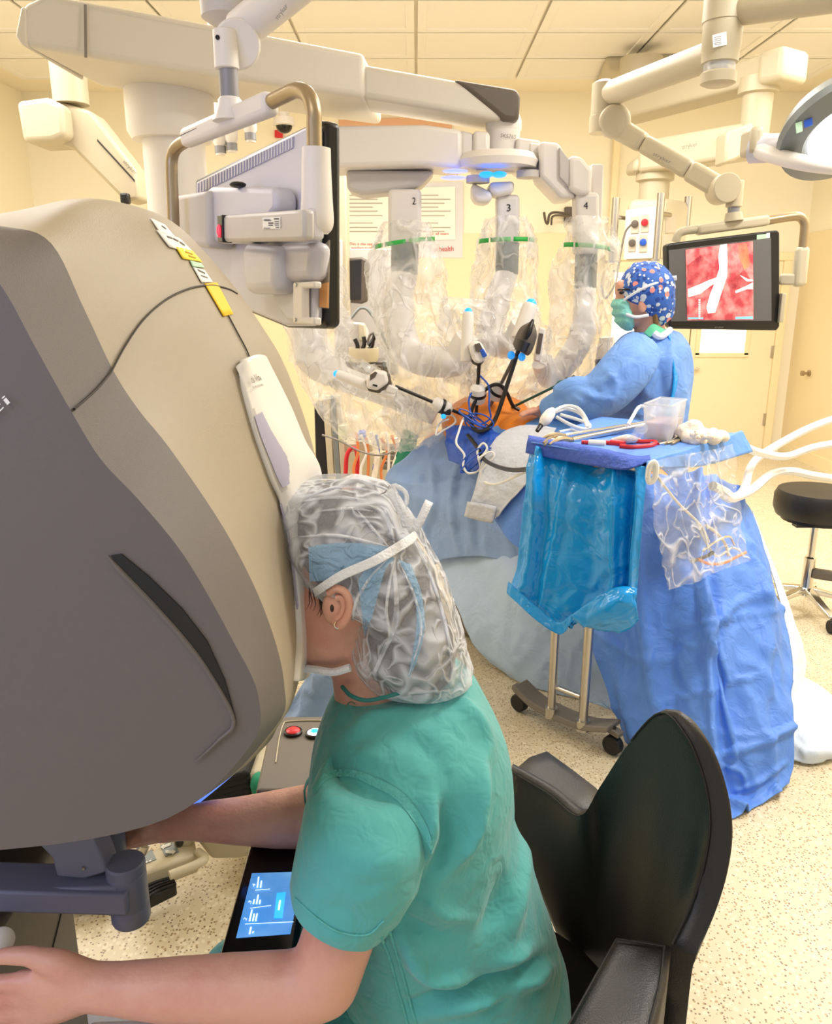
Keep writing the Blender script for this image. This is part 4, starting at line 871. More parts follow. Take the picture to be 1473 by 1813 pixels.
cloth([[(1330, 905, 3.14), (1355, 965, 3.08), (1372, 1005, 3.05)], [(1385, 1090, 2.82), (1405, 1110, 2.8), (1425, 1160, 2.8)], [(1392, 1230, 2.6), (1402, 1235, 2.58), (1412, 1230, 2.6)], [(1385, 1390, 2.36), (1392, 1388, 2.34), (1398, 1382, 2.36)]], 'drape_white', 'pale drape edge showing right of the royal blue drape', amp=.006)
def zfix(l): return [Hz(x, y, z) for x, y, z in l]
solo(MB().sheet([zfix([(1398, 1195, .12), (1440, 1208, .06), (1500, 1262, .02)]), zfix([(1400, 1260, .10), (1445, 1270, .07), (1500, 1300, .04)]), zfix([(1402, 1318, .05), (1440, 1322, .07), (1500, 1330, .03)]), zfix([(1404, 1346, .012), (1440, 1350, .012), (1500, 1330, .012)])], 30, 26, .012, 9, 5), 'surgical_drape', 'drape_white', 'crumpled white drape pooled on floor at right edge', 'drape', DG, solid=.004, angle=180)
solo(MB().sheet([VV([(500, 1290, 2.1), (520, 1235, 2.1), (548, 1190, 2.1)]), VV([(540, 1270, 2.05), (560, 1230, 2.05), (585, 1190, 2.0)]), VV([(580, 1275, 2.05), (598, 1230, 2.05), (625, 1170, 2.0)])], 24, 24, .02, 9, 2), 'blue_gown_bundle', 'drape_pale', 'crumpled light blue cloth seen between console and surgeon', 'cloth', solid=.004, angle=180)

# ================================================================== MAYO STAND WITH TRAY
ms = thing('instrument_stand', 'wheeled steel instrument stand with two poles under blue draped tray', 'stand', Hz(1000, 1280, 0))
cA, cB = Hz(920, 1243, .04), Hz(1085, 1318, .04)
mid = Hz(990, 1262, .07); mid2 = Hz(1038, 1285, .07)
bd = (cB - cA).normalized()
path = [cA + Vector((0, 0, .075)), cA.lerp(cB, .25) + Vector((0, 0, .035)), cA.lerp(cB, .7) + Vector((0, 0, .035)), cB + Vector((0, 0, .075))]
P = crom(path, 16); sd = bd.cross(SV).normalized() * .05
finish(MB().loft([[p - sd - SV * .009, p + sd - SV * .009, p + sd * .8 + SV * .012, p - sd * .8 + SV * .012] for p in P]), 'base_rail', 'bronze_grey', ms, bevel=.004)
for c in (cA, cB):
    finish(MB().cyl(c - sd * .35, c + sd * .35, .036).cyl(c + SV * .03 , c + SV * .075, .008), 'caster_wheel', 'rubber', ms, bevel=.006)
    finish(MB().beam(c + SV * .06 - bd * .03, c + SV * .05 + bd * .03, .036, .02), 'caster_fork', 'bronze_grey', ms, bevel=.004)
for x0, y0, x1, y1, r in ((976, 1260, 986, 1000, .016), (1032, 1283, 1043, 980, .017)):
    a = Hz(x0, y0, .08); b = Vector((a.x, a.y, 1.02)); finish(MB().cyl(a, b, r).cyl(a - SV * .02, a + SV * .02, r * 1.5), 'pole', 'steel', ms)
a, b = V(982, 1216, Hz(976, 1260, .08).y), V(1028, 1234, Hz(1032, 1283, .08).y)
finish(MB().cyl(a, b, .010), 'cross_brace', 'steel', ms)
TZ = 1.13
T0, T1, T2, T3 = Hz(940, 786, TZ), Hz(1145, 822, TZ), Hz(1312, 772, TZ), Hz(1065, 740, TZ)
finish(MB().prism([p - SV * .03 for p in (T0, T1, T2, T3)], SV * .022), 'tray', 'steel', ms, bevel=.006)
td = solo(MB().sheet([[T0 + SV * .004, T1 + SV * .004], [T0.lerp(T3, .5) + SV * .006, T1.lerp(T2, .5) + SV * .006], [T3 + SV * .004, T2 + SV * .004]], 26, 20, .003, 12, 4), 'tray_drape', 'drape_royal', 'blue cloth covering the top of the instrument tray', 'drape', solid=.004, angle=180)
q_ = [Hz(x, y, TZ + .006) for x, y in ((935, 779), (985, 788), (1060, 802), (1118, 814), (1150, 815))]; f0 = [p - (p - CAM).normalized() * .012 for p in q_]
f1 = [V(x, y, p.y - .02) for (x, y), p in zip(((931, 802), (985, 813), (1055, 826), (1108, 831), (1133, 822)), f0)]
solo(MB().sheet([[p + (p - CAM).normalized() * .05 + SV * .012 for p in f0], f0, f1], 36, 16, .004, 10, 1), 'folded_towel', 'towel_blue', 'dark blue towel folded over front edge of the tray', 'towel', solid=.006, angle=180)
# shiny blue bag
def bagfold(u, v):
    h = 0
    for c, s, w_, k in ((.09, .035, .04, .5), (.17, -.015, .03, -.4), (.30, .014, .02, 1.2), (.50, -.030, .13, .3), (.74, .030, .03, -.6), (.83, -.03, .035, .2), (.94, .03, .03, .4)): h += s * math.exp(-((u - c - .05 * k * math.sin(2.4 * v + c * 9)) / w_) ** 2)
    return h * (1 - .3 * v) + .006 * math.sin(9 * v + 7 * u) * math.sin(11 * u)
solo(MB().sheet([VV([(938, 794, 2.56), (990, 806, 2.49), (1050, 818, 2.40), (1100, 824, 2.31), (1146, 826, 2.22)]),
                 VV([(932, 860, 2.50), (985, 880, 2.40), (1050, 885, 2.30), (1100, 880, 2.24), (1142, 880, 2.20)]),
                 VV([(922, 950, 2.49), (980, 970, 2.39), (1045, 975, 2.29), (1095, 970, 2.24), (1136, 965, 2.20)]),
                 VV([(912, 1020, 2.48), (970, 1050, 2.38), (1035, 1060, 2.29), (1090, 1050, 2.24), (1128, 1040, 2.21)]),
                 VV([(902, 1042, 2.47), (955, 1088, 2.38), (990, 1118, 2.33), (1035, 1088, 2.29), (1128, 1088, 2.21)])], 90, 70, .010, 9, 9, bagfold), 'blue_plastic_bag', 'bag_blue', 'shiny bright blue plastic bag hanging from front of the tray', 'bag', solid=.003, angle=180)
bb = bpy.data.objects['blue_plastic_bag']
cuff = MB().sheet([VV([(901, 1030, 2.45), (960, 1082, 2.35), (992, 1102, 2.30), (1015, 1085, 2.26)]), VV([(899, 1050, 2.44), (945, 1095, 2.34), (992, 1123, 2.29), (1012, 1100, 2.26)])], 20, 8, .006, 14, 3)
finish(cuff, 'bag_cuff', 'bag_blue', bb, solid=.004, angle=180)
finish(MB().sheet([VV([(1010, 1090, 2.26), (1050, 1062, 2.22), (1090, 1040, 2.19), (1128, 1042, 2.18)]), VV([(1030, 1108, 2.24), (1065, 1090, 2.19), (1100, 1070, 2.15), (1125, 1065, 2.16)]), VV([(1030, 1106, 2.27), (1070, 1114, 2.23), (1105, 1118, 2.20), (1131, 1096, 2.18)])], 26, 18, .012, 13, 6), 'bag_cuff', 'bag_blue', bb, solid=.004, angle=180)
# clear bag at the right end of the tray
cbg = solo(MB().sheet([VV([(1148, 818, 2.19), (1200, 806, 2.32), (1260, 796, 2.48), (1296, 786, 2.58)]), VV([(1152, 900, 2.18), (1205, 890, 2.29), (1262, 880, 2.44), (1302, 880, 2.54)]), VV([(1165, 970, 2.18), (1215, 955, 2.26), (1270, 945, 2.40), (1312, 940, 2.50)]), VV([(1178, 1043, 2.18), (1220, 1034, 2.24), (1275, 1010, 2.36), (1327, 993, 2.46)])], 44, 44, .016, 11, 8), 'clear_plastic_bag', 'clear_bag', 'clear plastic bag of used wrappers hanging at tray right end', 'bag', solid=.002, angle=180)
for pts, m, r, nm in (([(1235, 990, 2.32), (1255, 998, 2.36), (1280, 997, 2.41), (1300, 988, 2.45), (1320, 978, 2.5)], 'cable_orange', .005, 'orange_tube'), ([(1250, 930, 2.40), (1270, 945, 2.44), (1285, 965, 2.46), (1290, 985, 2.45)], 'cloth_white', .005, 'wrapper_strip'),
                      ([(1160, 840, 2.24), (1200, 890, 2.33), (1240, 930, 2.40), (1255, 960, 2.42)], 'cloth_white', .004, 'wrapper_strip'), ([(1225, 994, 2.30), (1250, 985, 2.36), (1262, 978, 2.38)], 'black_plastic', .006, 'dark_tip'),
                      ([(1232, 920, 2.37), (1250, 960, 2.40), (1270, 985, 2.42), (1295, 970, 2.48), (1310, 975, 2.5)], 'tube_clear', .004, 'clear_tube'), ([(1245, 975, 2.36), (1265, 960, 2.40), (1290, 950, 2.45), (1300, 965, 2.48)], 'chrome', .004, 'foil_strip')):
    finish(MB().tube(VV(pts), r, 8, 20), nm, m, cbg)
finish(MB().tube(VV([(x, y, 2.16) for x, y in ((1147, 846), (1150, 826), (1158, 818), (1162, 828), (1158, 848), (1150, 854), (1147, 846))]), .008, 8, 30), 'pull_ring', 'cable_white', cbg)
# things on the tray
def hz(x, y, d=0): return Hz(x, y, TZ + .012 + d)
for a, b, r, lb in (((1012, 779), (1180, 733), .010, 'long steel laparoscopic shaft lying nearest the tray front'), ((1000, 771), (1150, 735), .007, 'slimmer steel shaft lying behind the long one')):
    A_, B_ = hz(*a), hz(b[0], b[1] + 12, .02)
    t = thing('laparoscopic_instrument', lb, 'instrument', A_, 'steel shafts on the tray')
    finish(MB().cyl(A_, B_, r), 'shaft', 'chrome', t)
    finish(MB().tube([A_ - (B_ - A_).normalized() * .10, A_ - (B_ - A_).normalized() * .05 + SV * .01, A_], [r * .4, r * 1.1, r * .9], 8, 10), 'jaw', 'brass_tube', t)
cl = thing('clamp', 'small metal towel clamp hanging at tray front left corner', 'clamp', hz(975, 777))
finish(MB().tube([V(962, 784, 2.47), hz(972, 778), hz(985, 774), hz(1000, 778)], [.003, .008, .008, .005], 8, 14), 'clamp_jaw', 'brass_tube', cl); finish(MB().tube([V(964, 788, 2.47), hz(975, 780), hz(990, 781)], [.003, .006, .005], 8, 12), 'clamp_jaw', 'steel', cl)
sv = thing('hand_control', 'white plastic hand control with black tip beside coiled tubing', 'instrument', V(965, 745, 2.72))
finish(MB().tube(VV([(951, 763, 2.70), (957, 754, 2.72), (962, 746, 2.73)]), [.007, .009, .009], 10, 8), 'tip', 'black_plastic', sv)
finish(MB().tube(VV([(958, 752, 2.72), (965, 744, 2.73), (974, 732, 2.75), (980, 724, 2.76)]), [.010, .020, .019, .009], 14, 16), 'body', 'white_plastic', sv)
tg = 'clear tubing coiled on the tray'
for k, pts in enumerate(([(980, 728, 2.76), (1000, 719, 2.82), (1022, 722, 2.82), (1036, 738, 2.78), (1045, 760, 2.72)], [(980, 730, 2.77), (1005, 724, 2.84), (1030, 735, 2.80), (1040, 757, 2.72)], [(985, 738, 2.77), (1010, 752, 2.74), (1035, 760, 2.72), (1044, 752, 2.74), (1020, 742, 2.78), (992, 734, 2.80)], [(990, 765, 2.72), (1010, 762, 2.74), (1030, 767, 2.72)])):
    cable(pts, .006, 'suction_tubing', 'tube_clear', ('outermost high arch', 'inner arch', 'flat lying loop', 'lowest short piece')[k] + ' of clear tubing by the white hand control', 'tubing', tg)
tu = thing('clear_tub', 'clear square plastic tub with pink fluid on tray', 'container', hz(1175, 775))
q = [hz(1140, 777), hz(1182, 782), hz(1206, 768), hz(1165, 764)]
ctr = (q[0] + q[2]) / 2
finish(MB().loft([q, [ctr + (p - ctr) * 1.12 + SV * .115 for p in q]], cap=False), 'tub_wall', 'clear_tub', tu, solid=.003)
finish(MB().loft([[ctr + (p - ctr) * .94 + SV * .004 for p in q], [ctr + (p - ctr) * 1.0 + SV * .055 for p in q]]), 'pink_fluid', 'pink_fluid', tu)
finish(MB().tube([ctr + (p - ctr) * 1.12 + SV * .115 for p in q + q[:1]], .004, 8), 'tub_rim', 'clear_tub', tu)
solo(MB().tube([hz(1122, 776), hz(1131, 765, .04), hz(1136, 758, .08)], [.014, .017, .018], 12, 8), 'clear_sleeve', 'clear_tub', 'clear plastic tube leaning on the square tub', 'tube')
cable([(1112, 752, 2.55), (1120, 738, 2.60), (1130, 722, 2.65), (1140, 720, 2.65), (1145, 732, 2.65), (1160, 740, 2.63)], .006, 'white_hose', 'cable_white', 'white bent hose arching into the square tub', 'tubing')
RG = 'red handled items on the tray'
for k, (a, b, lb) in enumerate((((1030, 783), (1072, 786), 'slim red and white syringe at the tray front'), ((1070, 783), (1106, 787), 'thick red marker in middle of the tray front'))):
    t = thing('red_marker', lb, 'marker', hz(*a))
    A_, B_ = hz(*a), hz(*b)
    finish(MB().cyl(A_.lerp(B_, .3), B_, .011), 'barrel', 'red_plastic' if k else 'white_plastic', t); finish(MB().cyl(A_, A_.lerp(B_, .3), .007), 'tip', 'red_plastic', t)
solo(MB().tube([hz(1096, 786), hz(1106, 781), hz(1132, 782), hz(1160, 783), hz(1152, 789), hz(1120, 792), hz(1098, 790)], .008, 8, 40), 'red_clip', 'red_plastic', 'flat red plastic clip loop beside the red marker', 'clip')
solo(MB().tube([hz(1085, 780), hz(1110, 777, .012), hz(1132, 780)], [.008, .014, .008], 10, 12), 'plastic_cover', 'white_plastic', 'white rounded plastic piece behind the red clip', 'cover')
for k, (a, b, lb) in enumerate((((1158, 785), (1188, 772), 'steel scissors blade nearest the tray right front'), ((1170, 787), (1208, 775), 'steel forceps lying in front of the white gauze'), ((1185, 786), (1222, 772), 'tan handled clamp right of the steel forceps'))):
    t = thing('forceps', lb, 'instrument', hz(*a), 'small instruments by the gauze'); A_, B_ = hz(*a), hz(*b); s_ = (B_ - A_).cross(SV).normalized() * .008
    finish(MB().tube([A_ + s_, A_.lerp(B_, .5) + s_ * .3, B_ + s_ * 2], .005, 8, 10), 'shank', 'chrome' if k < 2 else 'brass_tube', t); finish(MB().tube([A_ - s_, A_.lerp(B_, .5) - s_ * .3, B_ - s_ * 2], .005, 8, 10), 'shank', 'chrome' if k < 2 else 'brass_tube', t)
    finish(MB().tube([B_ + s_ * 2 + Vector((math.cos(q_) * .02, math.sin(q_) * .02, 0)) for q_ in [i * .7 for i in range(10)]], .004, 6), 'finger_ring', 'chrome', t)
gz = MB()
for x, y, r, d in ((1215, 760, .055, .03), (1228, 752, .05, .05), (1245, 768, .055, .02), (1222, 772, .05, .01), (1262, 772, .045, .015), (1280, 770, .035, .01), (1235, 775, .05, .01)): gz.ell(hz(x, y + 4, d * .8), (r * .62, r * .62, r * .5))
for k in range(26):
    x = random.uniform(1206, 1290); gz.ell(hz(x, 772 - (x - 1206) * .02 + random.uniform(-8, 4), random.uniform(.0, .03 if x > 1250 else .055)), (random.uniform(.008, .02), random.uniform(.008, .02), random.uniform(.006, .014)), seg=10, rows=6)
solo(gz, 'gauze_bundle', 'cloth_white', 'crumpled off-white gauze bundle at the tray back right', 'gauze', voxel=.0055, smit=1)
solo(MB().sheet([[T1 + SV * .01, T1.lerp(T2, .5) + SV * .012, T2 + SV * .02], [T1 + SV * .0 - (T1 - CAM).normalized() * .02 - SV * .01, T1.lerp(T2, .5) - SV * .05 - Vector((0, .03, 0)), T2 - SV * .05 + Vector((.03, -.03, 0))]], 30, 10, .006, 14, 7), 'drape_corner', 'drape_mid', 'shiny light blue drape edge along the tray right side', 'drape', solid=.003, angle=180)
solo(MB().sheet([VV([(1300, 770, 2.68), (1316, 766, 2.72)]), VV([(1288, 784, 2.62), (1316, 784, 2.66)])], 8, 8, .004), 'drape_tab', 'bag_blue', 'bright blue drape tab at the tray back right corner', 'drape', solid=.004)

# ================================================================== WHITE HOSES, STOOL
HG = 'white hoses at right'
cable([(2000, 1250, 3.4), (1960, 900, 3.4), (1800, 720, 3.4), (1640, 700, 3.35), (1500, 735, 3.3), (1440, 755, 3.25), (1390, 780, 3.2), (1345, 808, 3.15), (1328, 830, 3.1), (1318, 865, 2.9), (1300, 882, 2.75), (1285, 872, 2.65), (1262, 860, 2.58)], .016, 'white_hose', 'cable_white', 'white hose entering at right and curling down to the clear bag', 'tubing', HG)
cable([(2020, 1270, 3.4), (1980, 950, 3.4), (1820, 760, 3.4), (1640, 760, 3.35), (1500, 782, 3.3), (1440, 792, 3.25), (1390, 808, 3.2), (1340, 800, 3.0), (1305, 786, 2.75), (1270, 800, 2.6)], .016, 'white_hose', 'cable_white', 'white hose dipping from right edge to the tray corner', 'tubing', HG)
cable([(2040, 1290, 3.5), (2000, 1000, 3.5), (1840, 860, 3.5), (1640, 850, 3.45), (1500, 848, 3.4), (1440, 842, 3.3), (1400, 834, 3.25), (1365, 840, 3.2), (1330, 868, 2.9), (1295, 882, 2.7), (1282, 876, 2.62)], .017, 'white_hose', 'cable_white', 'lowest white hose curving above the black stool', 'tubing', HG)
st = thing('stool', 'round black cushioned stool with chrome post and star base', 'stool', Hz(1442, 1085, .0))
so = Hz(1442, 1083, 0); YS = so.y; zs = lambda y: V(1440, y, YS).z; sx = V(1447, 900, YS).x
r_ = abs(V(1520, 880, YS).x - V(1447, 880, YS).x)
finish(MB().lathe((sx, YS, 0), [(.03, zs(912)), (r_ * .93, zs(912)), (r_ * 1.0, zs(900)), (r_ * 1.0, zs(878)), (r_ * .93, zs(868)), (.02, zs(866))], seg=40), 'cushion', 'leather', st)
finish(MB().cyl((sx, YS, zs(920)), (sx, YS, zs(912)), r_ * .8).box((sx - .05, YS - .05, zs(922)), (.16, .05, .03)), 'seat_plate', 'black_plastic', st)
finish(MB().lathe((sx, YS, 0), [(.018, zs(918)), (.018, zs(985)), (.03, zs(987)), (.028, .12), (.04, .10)]), 'post', 'chrome', st)
for k in range(5):
    a = R(200 + 72 * k); e = Vector((sx + .27 * math.cos(a), YS + .27 * math.sin(a), .075)); s0 = Vector((sx, YS, .13))
    finish(MB().beam(s0, e, .05, .03, w2=.035, h2=.02), 'leg', 'chrome', st, bevel=.006)
    finish(MB().cyl(e + Vector((-.015, 0, -.042)), e + Vector((.015, 0, -.042)), .032), 'caster', 'rubber', st, bevel=.004)
finish(MB().beam(Vector((sx + .01, YS - .02, zs(1012))), Vector((sx + .2, YS - .1, zs(1015))), .05, .05), 'side_bracket', 'bronze_grey', st, bevel=.012)
cable([(1395, 1085, 4.0), (1440, 1098, 3.9), (1500, 1118, 3.8)], .006, 'floor_cable', 'cable_black', 'thin cable on the floor by the stool base')

# ================================================================== EQUIPMENT CART BEHIND THE ARMS
ec = thing('equipment_cart', 'cream equipment cart with poles and shelf behind the draped arms', 'cart', V(640, 850, 5.2))
YE = 5.3
ecb = lambda px, Y, d, nm, m='cream_plastic', bv=.008: finish(MB().prism(VV(px, Y), (0, d, 0)), nm, m, ec, bevel=bv)
ecb([(592, 440), (700, 440), (700, 640), (592, 640)], 5.7, .2, 'back_panel', 'grey_plastic')
ecb([(590, 310), (612, 300), (616, 565), (594, 560)], YE, .25, 'display_edge')
ecb([(594, 425), (606, 425), (606, 555), (594, 552)], YE - .03, .05, 'edge_strip', 'grey_plastic')
ecb([(594, 568), (642, 573), (650, 588), (650, 640), (600, 640)], YE + .1, .2, 'side_housing', 'grey_plastic')
ecb([(634, 572), (646, 575), (648, 605), (636, 603)], YE + .05, .06, 'housing_edge', 'cream_plastic')
finish(MB().lathe(V(644, 640, YE), [(.09, 0), (.10, .02), (.10, .09), (.09, .09), (.085, .03)], seg=24), 'tool_cup', 'cream_plastic', ec)
for k, (x0, y0, x1, y1) in enumerate(((632, 624, 628, 600), (640, 622, 644, 596), (650, 622, 660, 604), (652, 612, 664, 590))):
    finish(MB().tube(VV([(x0, y0, YE), ((x0 + x1) / 2 + 3, (y0 + y1) / 2, YE), (x1, y1, YE)]), .014, 8, 10), 'tool_handle', 'black_plastic', ec)
finish(MB().tube(VV([(652, 600, YE), (656, 592, YE), (664, 590, YE), (664, 598, YE), (656, 606, YE), (651, 606, YE), (652, 600, YE)]), .008, 8, 24), 'tool_loop', 'bronze_grey', ec)
ecb([(592, 640), (700, 640), (705, 664), (592, 664)], YE + .05, .3, 'tray_shelf', 'bronze_grey')
for k in range(7): finish(MB().box(V(606 + 13 * k, 644 + (k % 3) * 5, YE), (.05, .06, .04 + .01 * (k % 3))), 'small_part', 'dark_taupe' if k % 2 else 'grey_metal', ec, bevel=.005)
for x in (583, 596, 604): finish(MB().beam(V(x - 6, 700, 5.0), V(x + 4, 850, 5.0), .03, .04), 'rail_post', 'cream_plastic' if x != 596 else 'grey_metal', ec, bevel=.004)
ecb([(556, 715), (580, 720), (588, 850), (560, 850)], 5.05, .2, 'dark_side', 'black_plastic')
ecb([(592, 785), (660, 785), (660, 800), (592, 802)], 5.0, .3, 'shelf', 'cream_plastic')
ecb([(596, 800), (720, 800), (720, 860), (600, 860)], 5.4, .1, 'lower_panel', 'cream_plastic')
ecb([(676, 790), (706, 790), (706, 798), (676, 798)], 5.2, .1, 'drawer_front', 'bronze_grey'); ecb([(676, 805), (706, 805), (706, 815), (676, 815)], 5.2, .1, 'drawer_front', 'bronze_grey'); ecb([(676, 822), (706, 822), (706, 832), (676, 832)], 5.2, .1, 'drawer_front', 'bronze_grey')
dm = thing('wall_display', 'small dark screened device behind the draped robot arms', 'monitor', V(635, 538, 5.5))
finish(MB().prism(VV([(614, 457), (640, 455), (653, 462), (650, 534), (640, 538), (618, 536)], 5.5), (0, .12, 0)), 'housing', 'dark_taupe', dm, bevel=.012)
finish(MB().prism(VV([(618, 462), (640, 460), (639, 530), (620, 531)], 5.495), (0, .01, 0)), 'screen', 'screen_dark', dm)
cable([(620, 565, 5.2), (640, 545, 5.2), (660, 560, 5.2), (690, 620, 5.2)], .01, 'grey_cable', 'grey_metal', 'thin grey cable hanging from the dark screened device')
solo(MB().prism(VV([(598, 752), (614, 752), (614, 780), (598, 780)], 4.98), (0, .08, 0)), 'monitor_box', 'olive_box', 'small pale green box on the cart shelf', 'box', bevel=.01)
solo(MB().prism(VV([(632, 765), (646, 764), (647, 780), (633, 781)], 4.98), (0, .08, 0)), 'blue_cap_jar', 'cable_blue', 'small blue capped jar on the cart shelf', 'jar', bevel=.01)
solo(MB().tube(VV([(612, 840, 4.95), (614, 808, 4.95), (622, 794, 4.95), (630, 796, 4.95), (633, 812, 4.95), (632, 845, 4.95)]), .014, 10, 30), 'red_tubing', 'red_plastic', 'red tubing arch below the equipment cart shelf', 'tubing')
OG = 'cords hanging below the cart shelf'
CL = ['leftmost orange cord','thin white cord beside the leftmost orange cord','second orange cord','thick cream tube','blue cord among the hanging cords','orange cord right of the blue cord','white cord right of the middle','rightmost orange cord','rightmost thick cream tube']
for k in range(9):
    x = 630 + 9 * k; m = ('cable_orange', 'cable_white', 'cable_orange', 'cloth_white', 'cable_blue')[k % 5]
    cable([(x, 765 + (k % 3) * 5, 4.9), (x + 4 + (k % 2) * 6, 800, 4.9), (x - 4 + (k % 4) * 4, 830, 4.9), (x + 2, 862, 4.9)], .009 if m != 'cloth_white' else .018, 'hanging_cord', m, CL[k] + ' dangling below the cart shelf', 'cable', OG)
cable([(570, 770, 4.85), (600, 780, 4.85), (640, 800, 4.85), (680, 805, 4.85), (720, 785, 4.85)], .006, 'sagging_cable', 'ink_grey', 'thin dark cable sagging across the front of the cart', 'cable')

# ================================================================== STANDING NURSE
nu = thing('person', 'standing person in blue gown and printed cap looking at the robot', 'person', (V(1140, 700, 3.5).x, 3.5, 0))
YN = 3.48
hd = MB()
hd.ell(V(1142, 522, YN), (.105, .082, .115)); hd.ell(V(1112, 538, YN), (.055, .062, .085)); hd.ell(V(1118, 562, YN), (.05, .05, .045))
hd.ell(V(1098, 512, YN), (.022, .045, .04)); hd.caps([(V(1095, 530, YN), .016), (V(1090, 540, YN), .018)])
hd.caps([(V(1150, 560, YN), .062), (V(1150, 600, YN + .02), .068)])
hd.ell(V(1150, 650, YN + .03), (.11, .11, .10)); hd.ell(V(1150, 720, YN + .04), (.15, .12, .25))
for s_, Yd in ((1, -.16), (-1, .16)):
    hd.caps([(V(1140, 640, YN + Yd * .9), .05), (V(1075, 690, YN + Yd * 1.1 - .02), .05), (V(985, 722, YN + Yd * .7), .036), (V(962, 728, YN + Yd * .6), .034)])
    hp = V(958, 729, YN + Yd * .6)
    for f in range(4): hd.caps([(hp, .022), (hp + Vector((-.05, (f - 1.5) * .018, .0)), .010), (hp + Vector((-.085 - .006 * (f in (1, 2)), (f - 1.5) * .02, -.015)), .008)])
    hd.caps([(hp, .018), (hp + Vector((-.03, -.035 * s_, .01)), .010), (hp + Vector((-.055, -.04 * s_, .0)), .008)])
    lx = V(1150, 800, YN).x
    hd.caps([(Vector((lx, YN + .05 + Yd * .6, .88)), .10), (Vector((lx, YN + .05 + Yd * .6, .48)), .065), (Vector((lx, YN + .05 + Yd * .6, .08)), .045), (Vector((lx - .12, YN + .05 + Yd * .6, .045)), .04)])
finish(hd, 'body', 'skin', nu, voxel=.008, smit=5)
gw = MB()
gw.blob([(1118, 588, 1186, 582, YN + .02, .07), (1100, 600, 1202, 590, YN + .03, .13), (1088, 625, 1212, 615, YN + .03, .2), (1085, 670, 1216, 660, YN + .04, .22), (1080, 720, 1212, 712, YN + .05, .23), (1062, 770, 1205, 760, YN + .05, .24), (1060, 900, 1205, 890, YN + .08, .26), (1065, 1060, 1200, 1050, YN + .08, .27)], 64, 90, 2.3, .012, 6, 3)
crease(gw, [([(1130, 600), (1150, 640), (1140, 700), (1120, 745)], 9, .02), ([(1185, 605), (1190, 650), (1180, 700)], 6, .016), ([(1160, 640), (1172, 690), (1165, 740)], 7, -.018), ([(1100, 640), (1130, 670), (1150, 700)], 8, .016), ([(1170, 600), (1160, 660), (1168, 720)], 4, .012), ([(1120, 690), (1150, 715), (1190, 720)], 6, -.012), ([(1100, 720), (1140, 735), (1180, 740)], 5, .012)])
finish(gw, 'surgical_gown', 'gown_blue', nu, voxel=.010, smit=2)
gs = MB(); gs.tube([V(1135, 618, YN - .14), V(1112, 650, YN - .2), V(1075, 690, YN - .22), V(1045, 708, YN - .22), V(1000, 716, YN - .16), V(966, 727, YN - .10)], [.09, .105, .10, .085, .07, .05], 48, 60)
gs.tube([V(1050, 690, YN - .22), V(1015, 690, YN - .2), V(985, 700, YN - .17)], [.05, .055, .04], 14, 12)
crease(gs, [([(1070, 650), (1090, 680), (1080, 712)], 6, .016), ([(1040, 680), (1060, 700), (1050, 722)], 5, -.014), ([(1020, 690), (1060, 705), (1100, 705)], 5, .014), ([(1120, 630), (1095, 660), (1060, 680)], 7, .014), ([(1010, 700), (1030, 712), (1020, 728)], 4, .012), ([(985, 706), (1000, 716), (990, 730)], 4, -.012)])
finish(gs, 'near_sleeve', 'gown_blue', nu, voxel=.009, smit=2)
gs = MB(); gs.tube([V(1130, 620, YN + .2), V(1075, 680, YN + .24), V(1000, 716, YN + .2), V(970, 726, YN + .14)], [.085, .09, .07, .05], 20, 20)
finish(gs, 'far_sleeve', 'gown_blue', nu, voxel=.014, smit=3)
finish(MB().sheet([VV([(1182, 590, YN - .10), (1200, 598, YN - .02), (1212, 615, YN + .1)]), VV([(1192, 640, YN - .19), (1212, 640, YN - .08), (1219, 640, YN + .1)]), VV([(1190, 690, YN - .205), (1214, 690, YN - .09), (1219, 690, YN + .1)]), VV([(1172, 745, YN - .215), (1204, 750, YN - .10), (1212, 750, YN + .1)])], 20, 24, .006, 9), 'gown_back_panel', 'bag_blue', nu, solid=.006, angle=180)
cp = MB()
cp.blob([(1097, 520, 1101, 500, YN, .05), (1099, 530, 1118, 470, YN, .09), (1112, 540, 1140, 463, YN, .112), (1126, 550, 1168, 470, YN, .118), (1142, 562, 1188, 490, YN, .11), (1152, 572, 1192, 520, YN, .09), (1162, 580, 1190, 555, YN, .06)], 28, 24, 2.1, .006, 14, 5)
finish(cp, 'printed_cap', 'cap_print', nu)
finish(MB().blob([(1150, 555, 1164, 545, YN - .03, .05), (1148, 570, 1166, 566, YN - .02, .05), (1146, 585, 1164, 582, YN, .04)], 14, 8), 'hair', 'blond_hair', nu)
mk_ = MB()
mk_.blob([(1088, 530, 1105, 527, YN, .055), (1083, 540, 1112, 536, YN, .072), (1087, 548, 1114, 545, YN, .074), (1085, 556, 1118, 552, YN, .076), (1091, 563, 1119, 560, YN, .074), (1090, 570, 1120, 567, YN, .070), (1100, 580, 1120, 576, YN, .058), (1109, 586, 1118, 583, YN, .04)], 28, 30, 2.2, .003, 30)
finish(mk_, 'face_mask', 'mask_teal', nu)
finish(MB().tube(VV([(1105, 531, YN - .075), (1125, 518, YN - .105), (1150, 505, YN - .122), (1172, 499, YN - .10), (1186, 500, YN - .03)]), .0055, 8, 20), 'mask_strap', 'strap_white', nu)
finish(MB().tube(VV([(1108, 556, YN - .072), (1125, 561, YN - .08), (1148, 558, YN - .078)]), .007, 8, 14), 'mask_strap', 'strap_white', nu)
finish(MB().tube(VV([(1184, 500, YN - .05), (1192, 508, YN - .06), (1188, 510, YN - .06), (1182, 501, YN - .05), (1186, 494, YN - .06), (1198, 492, YN - .07)]), .010, 8, 24), 'mask_bow', 'strap_white', nu)
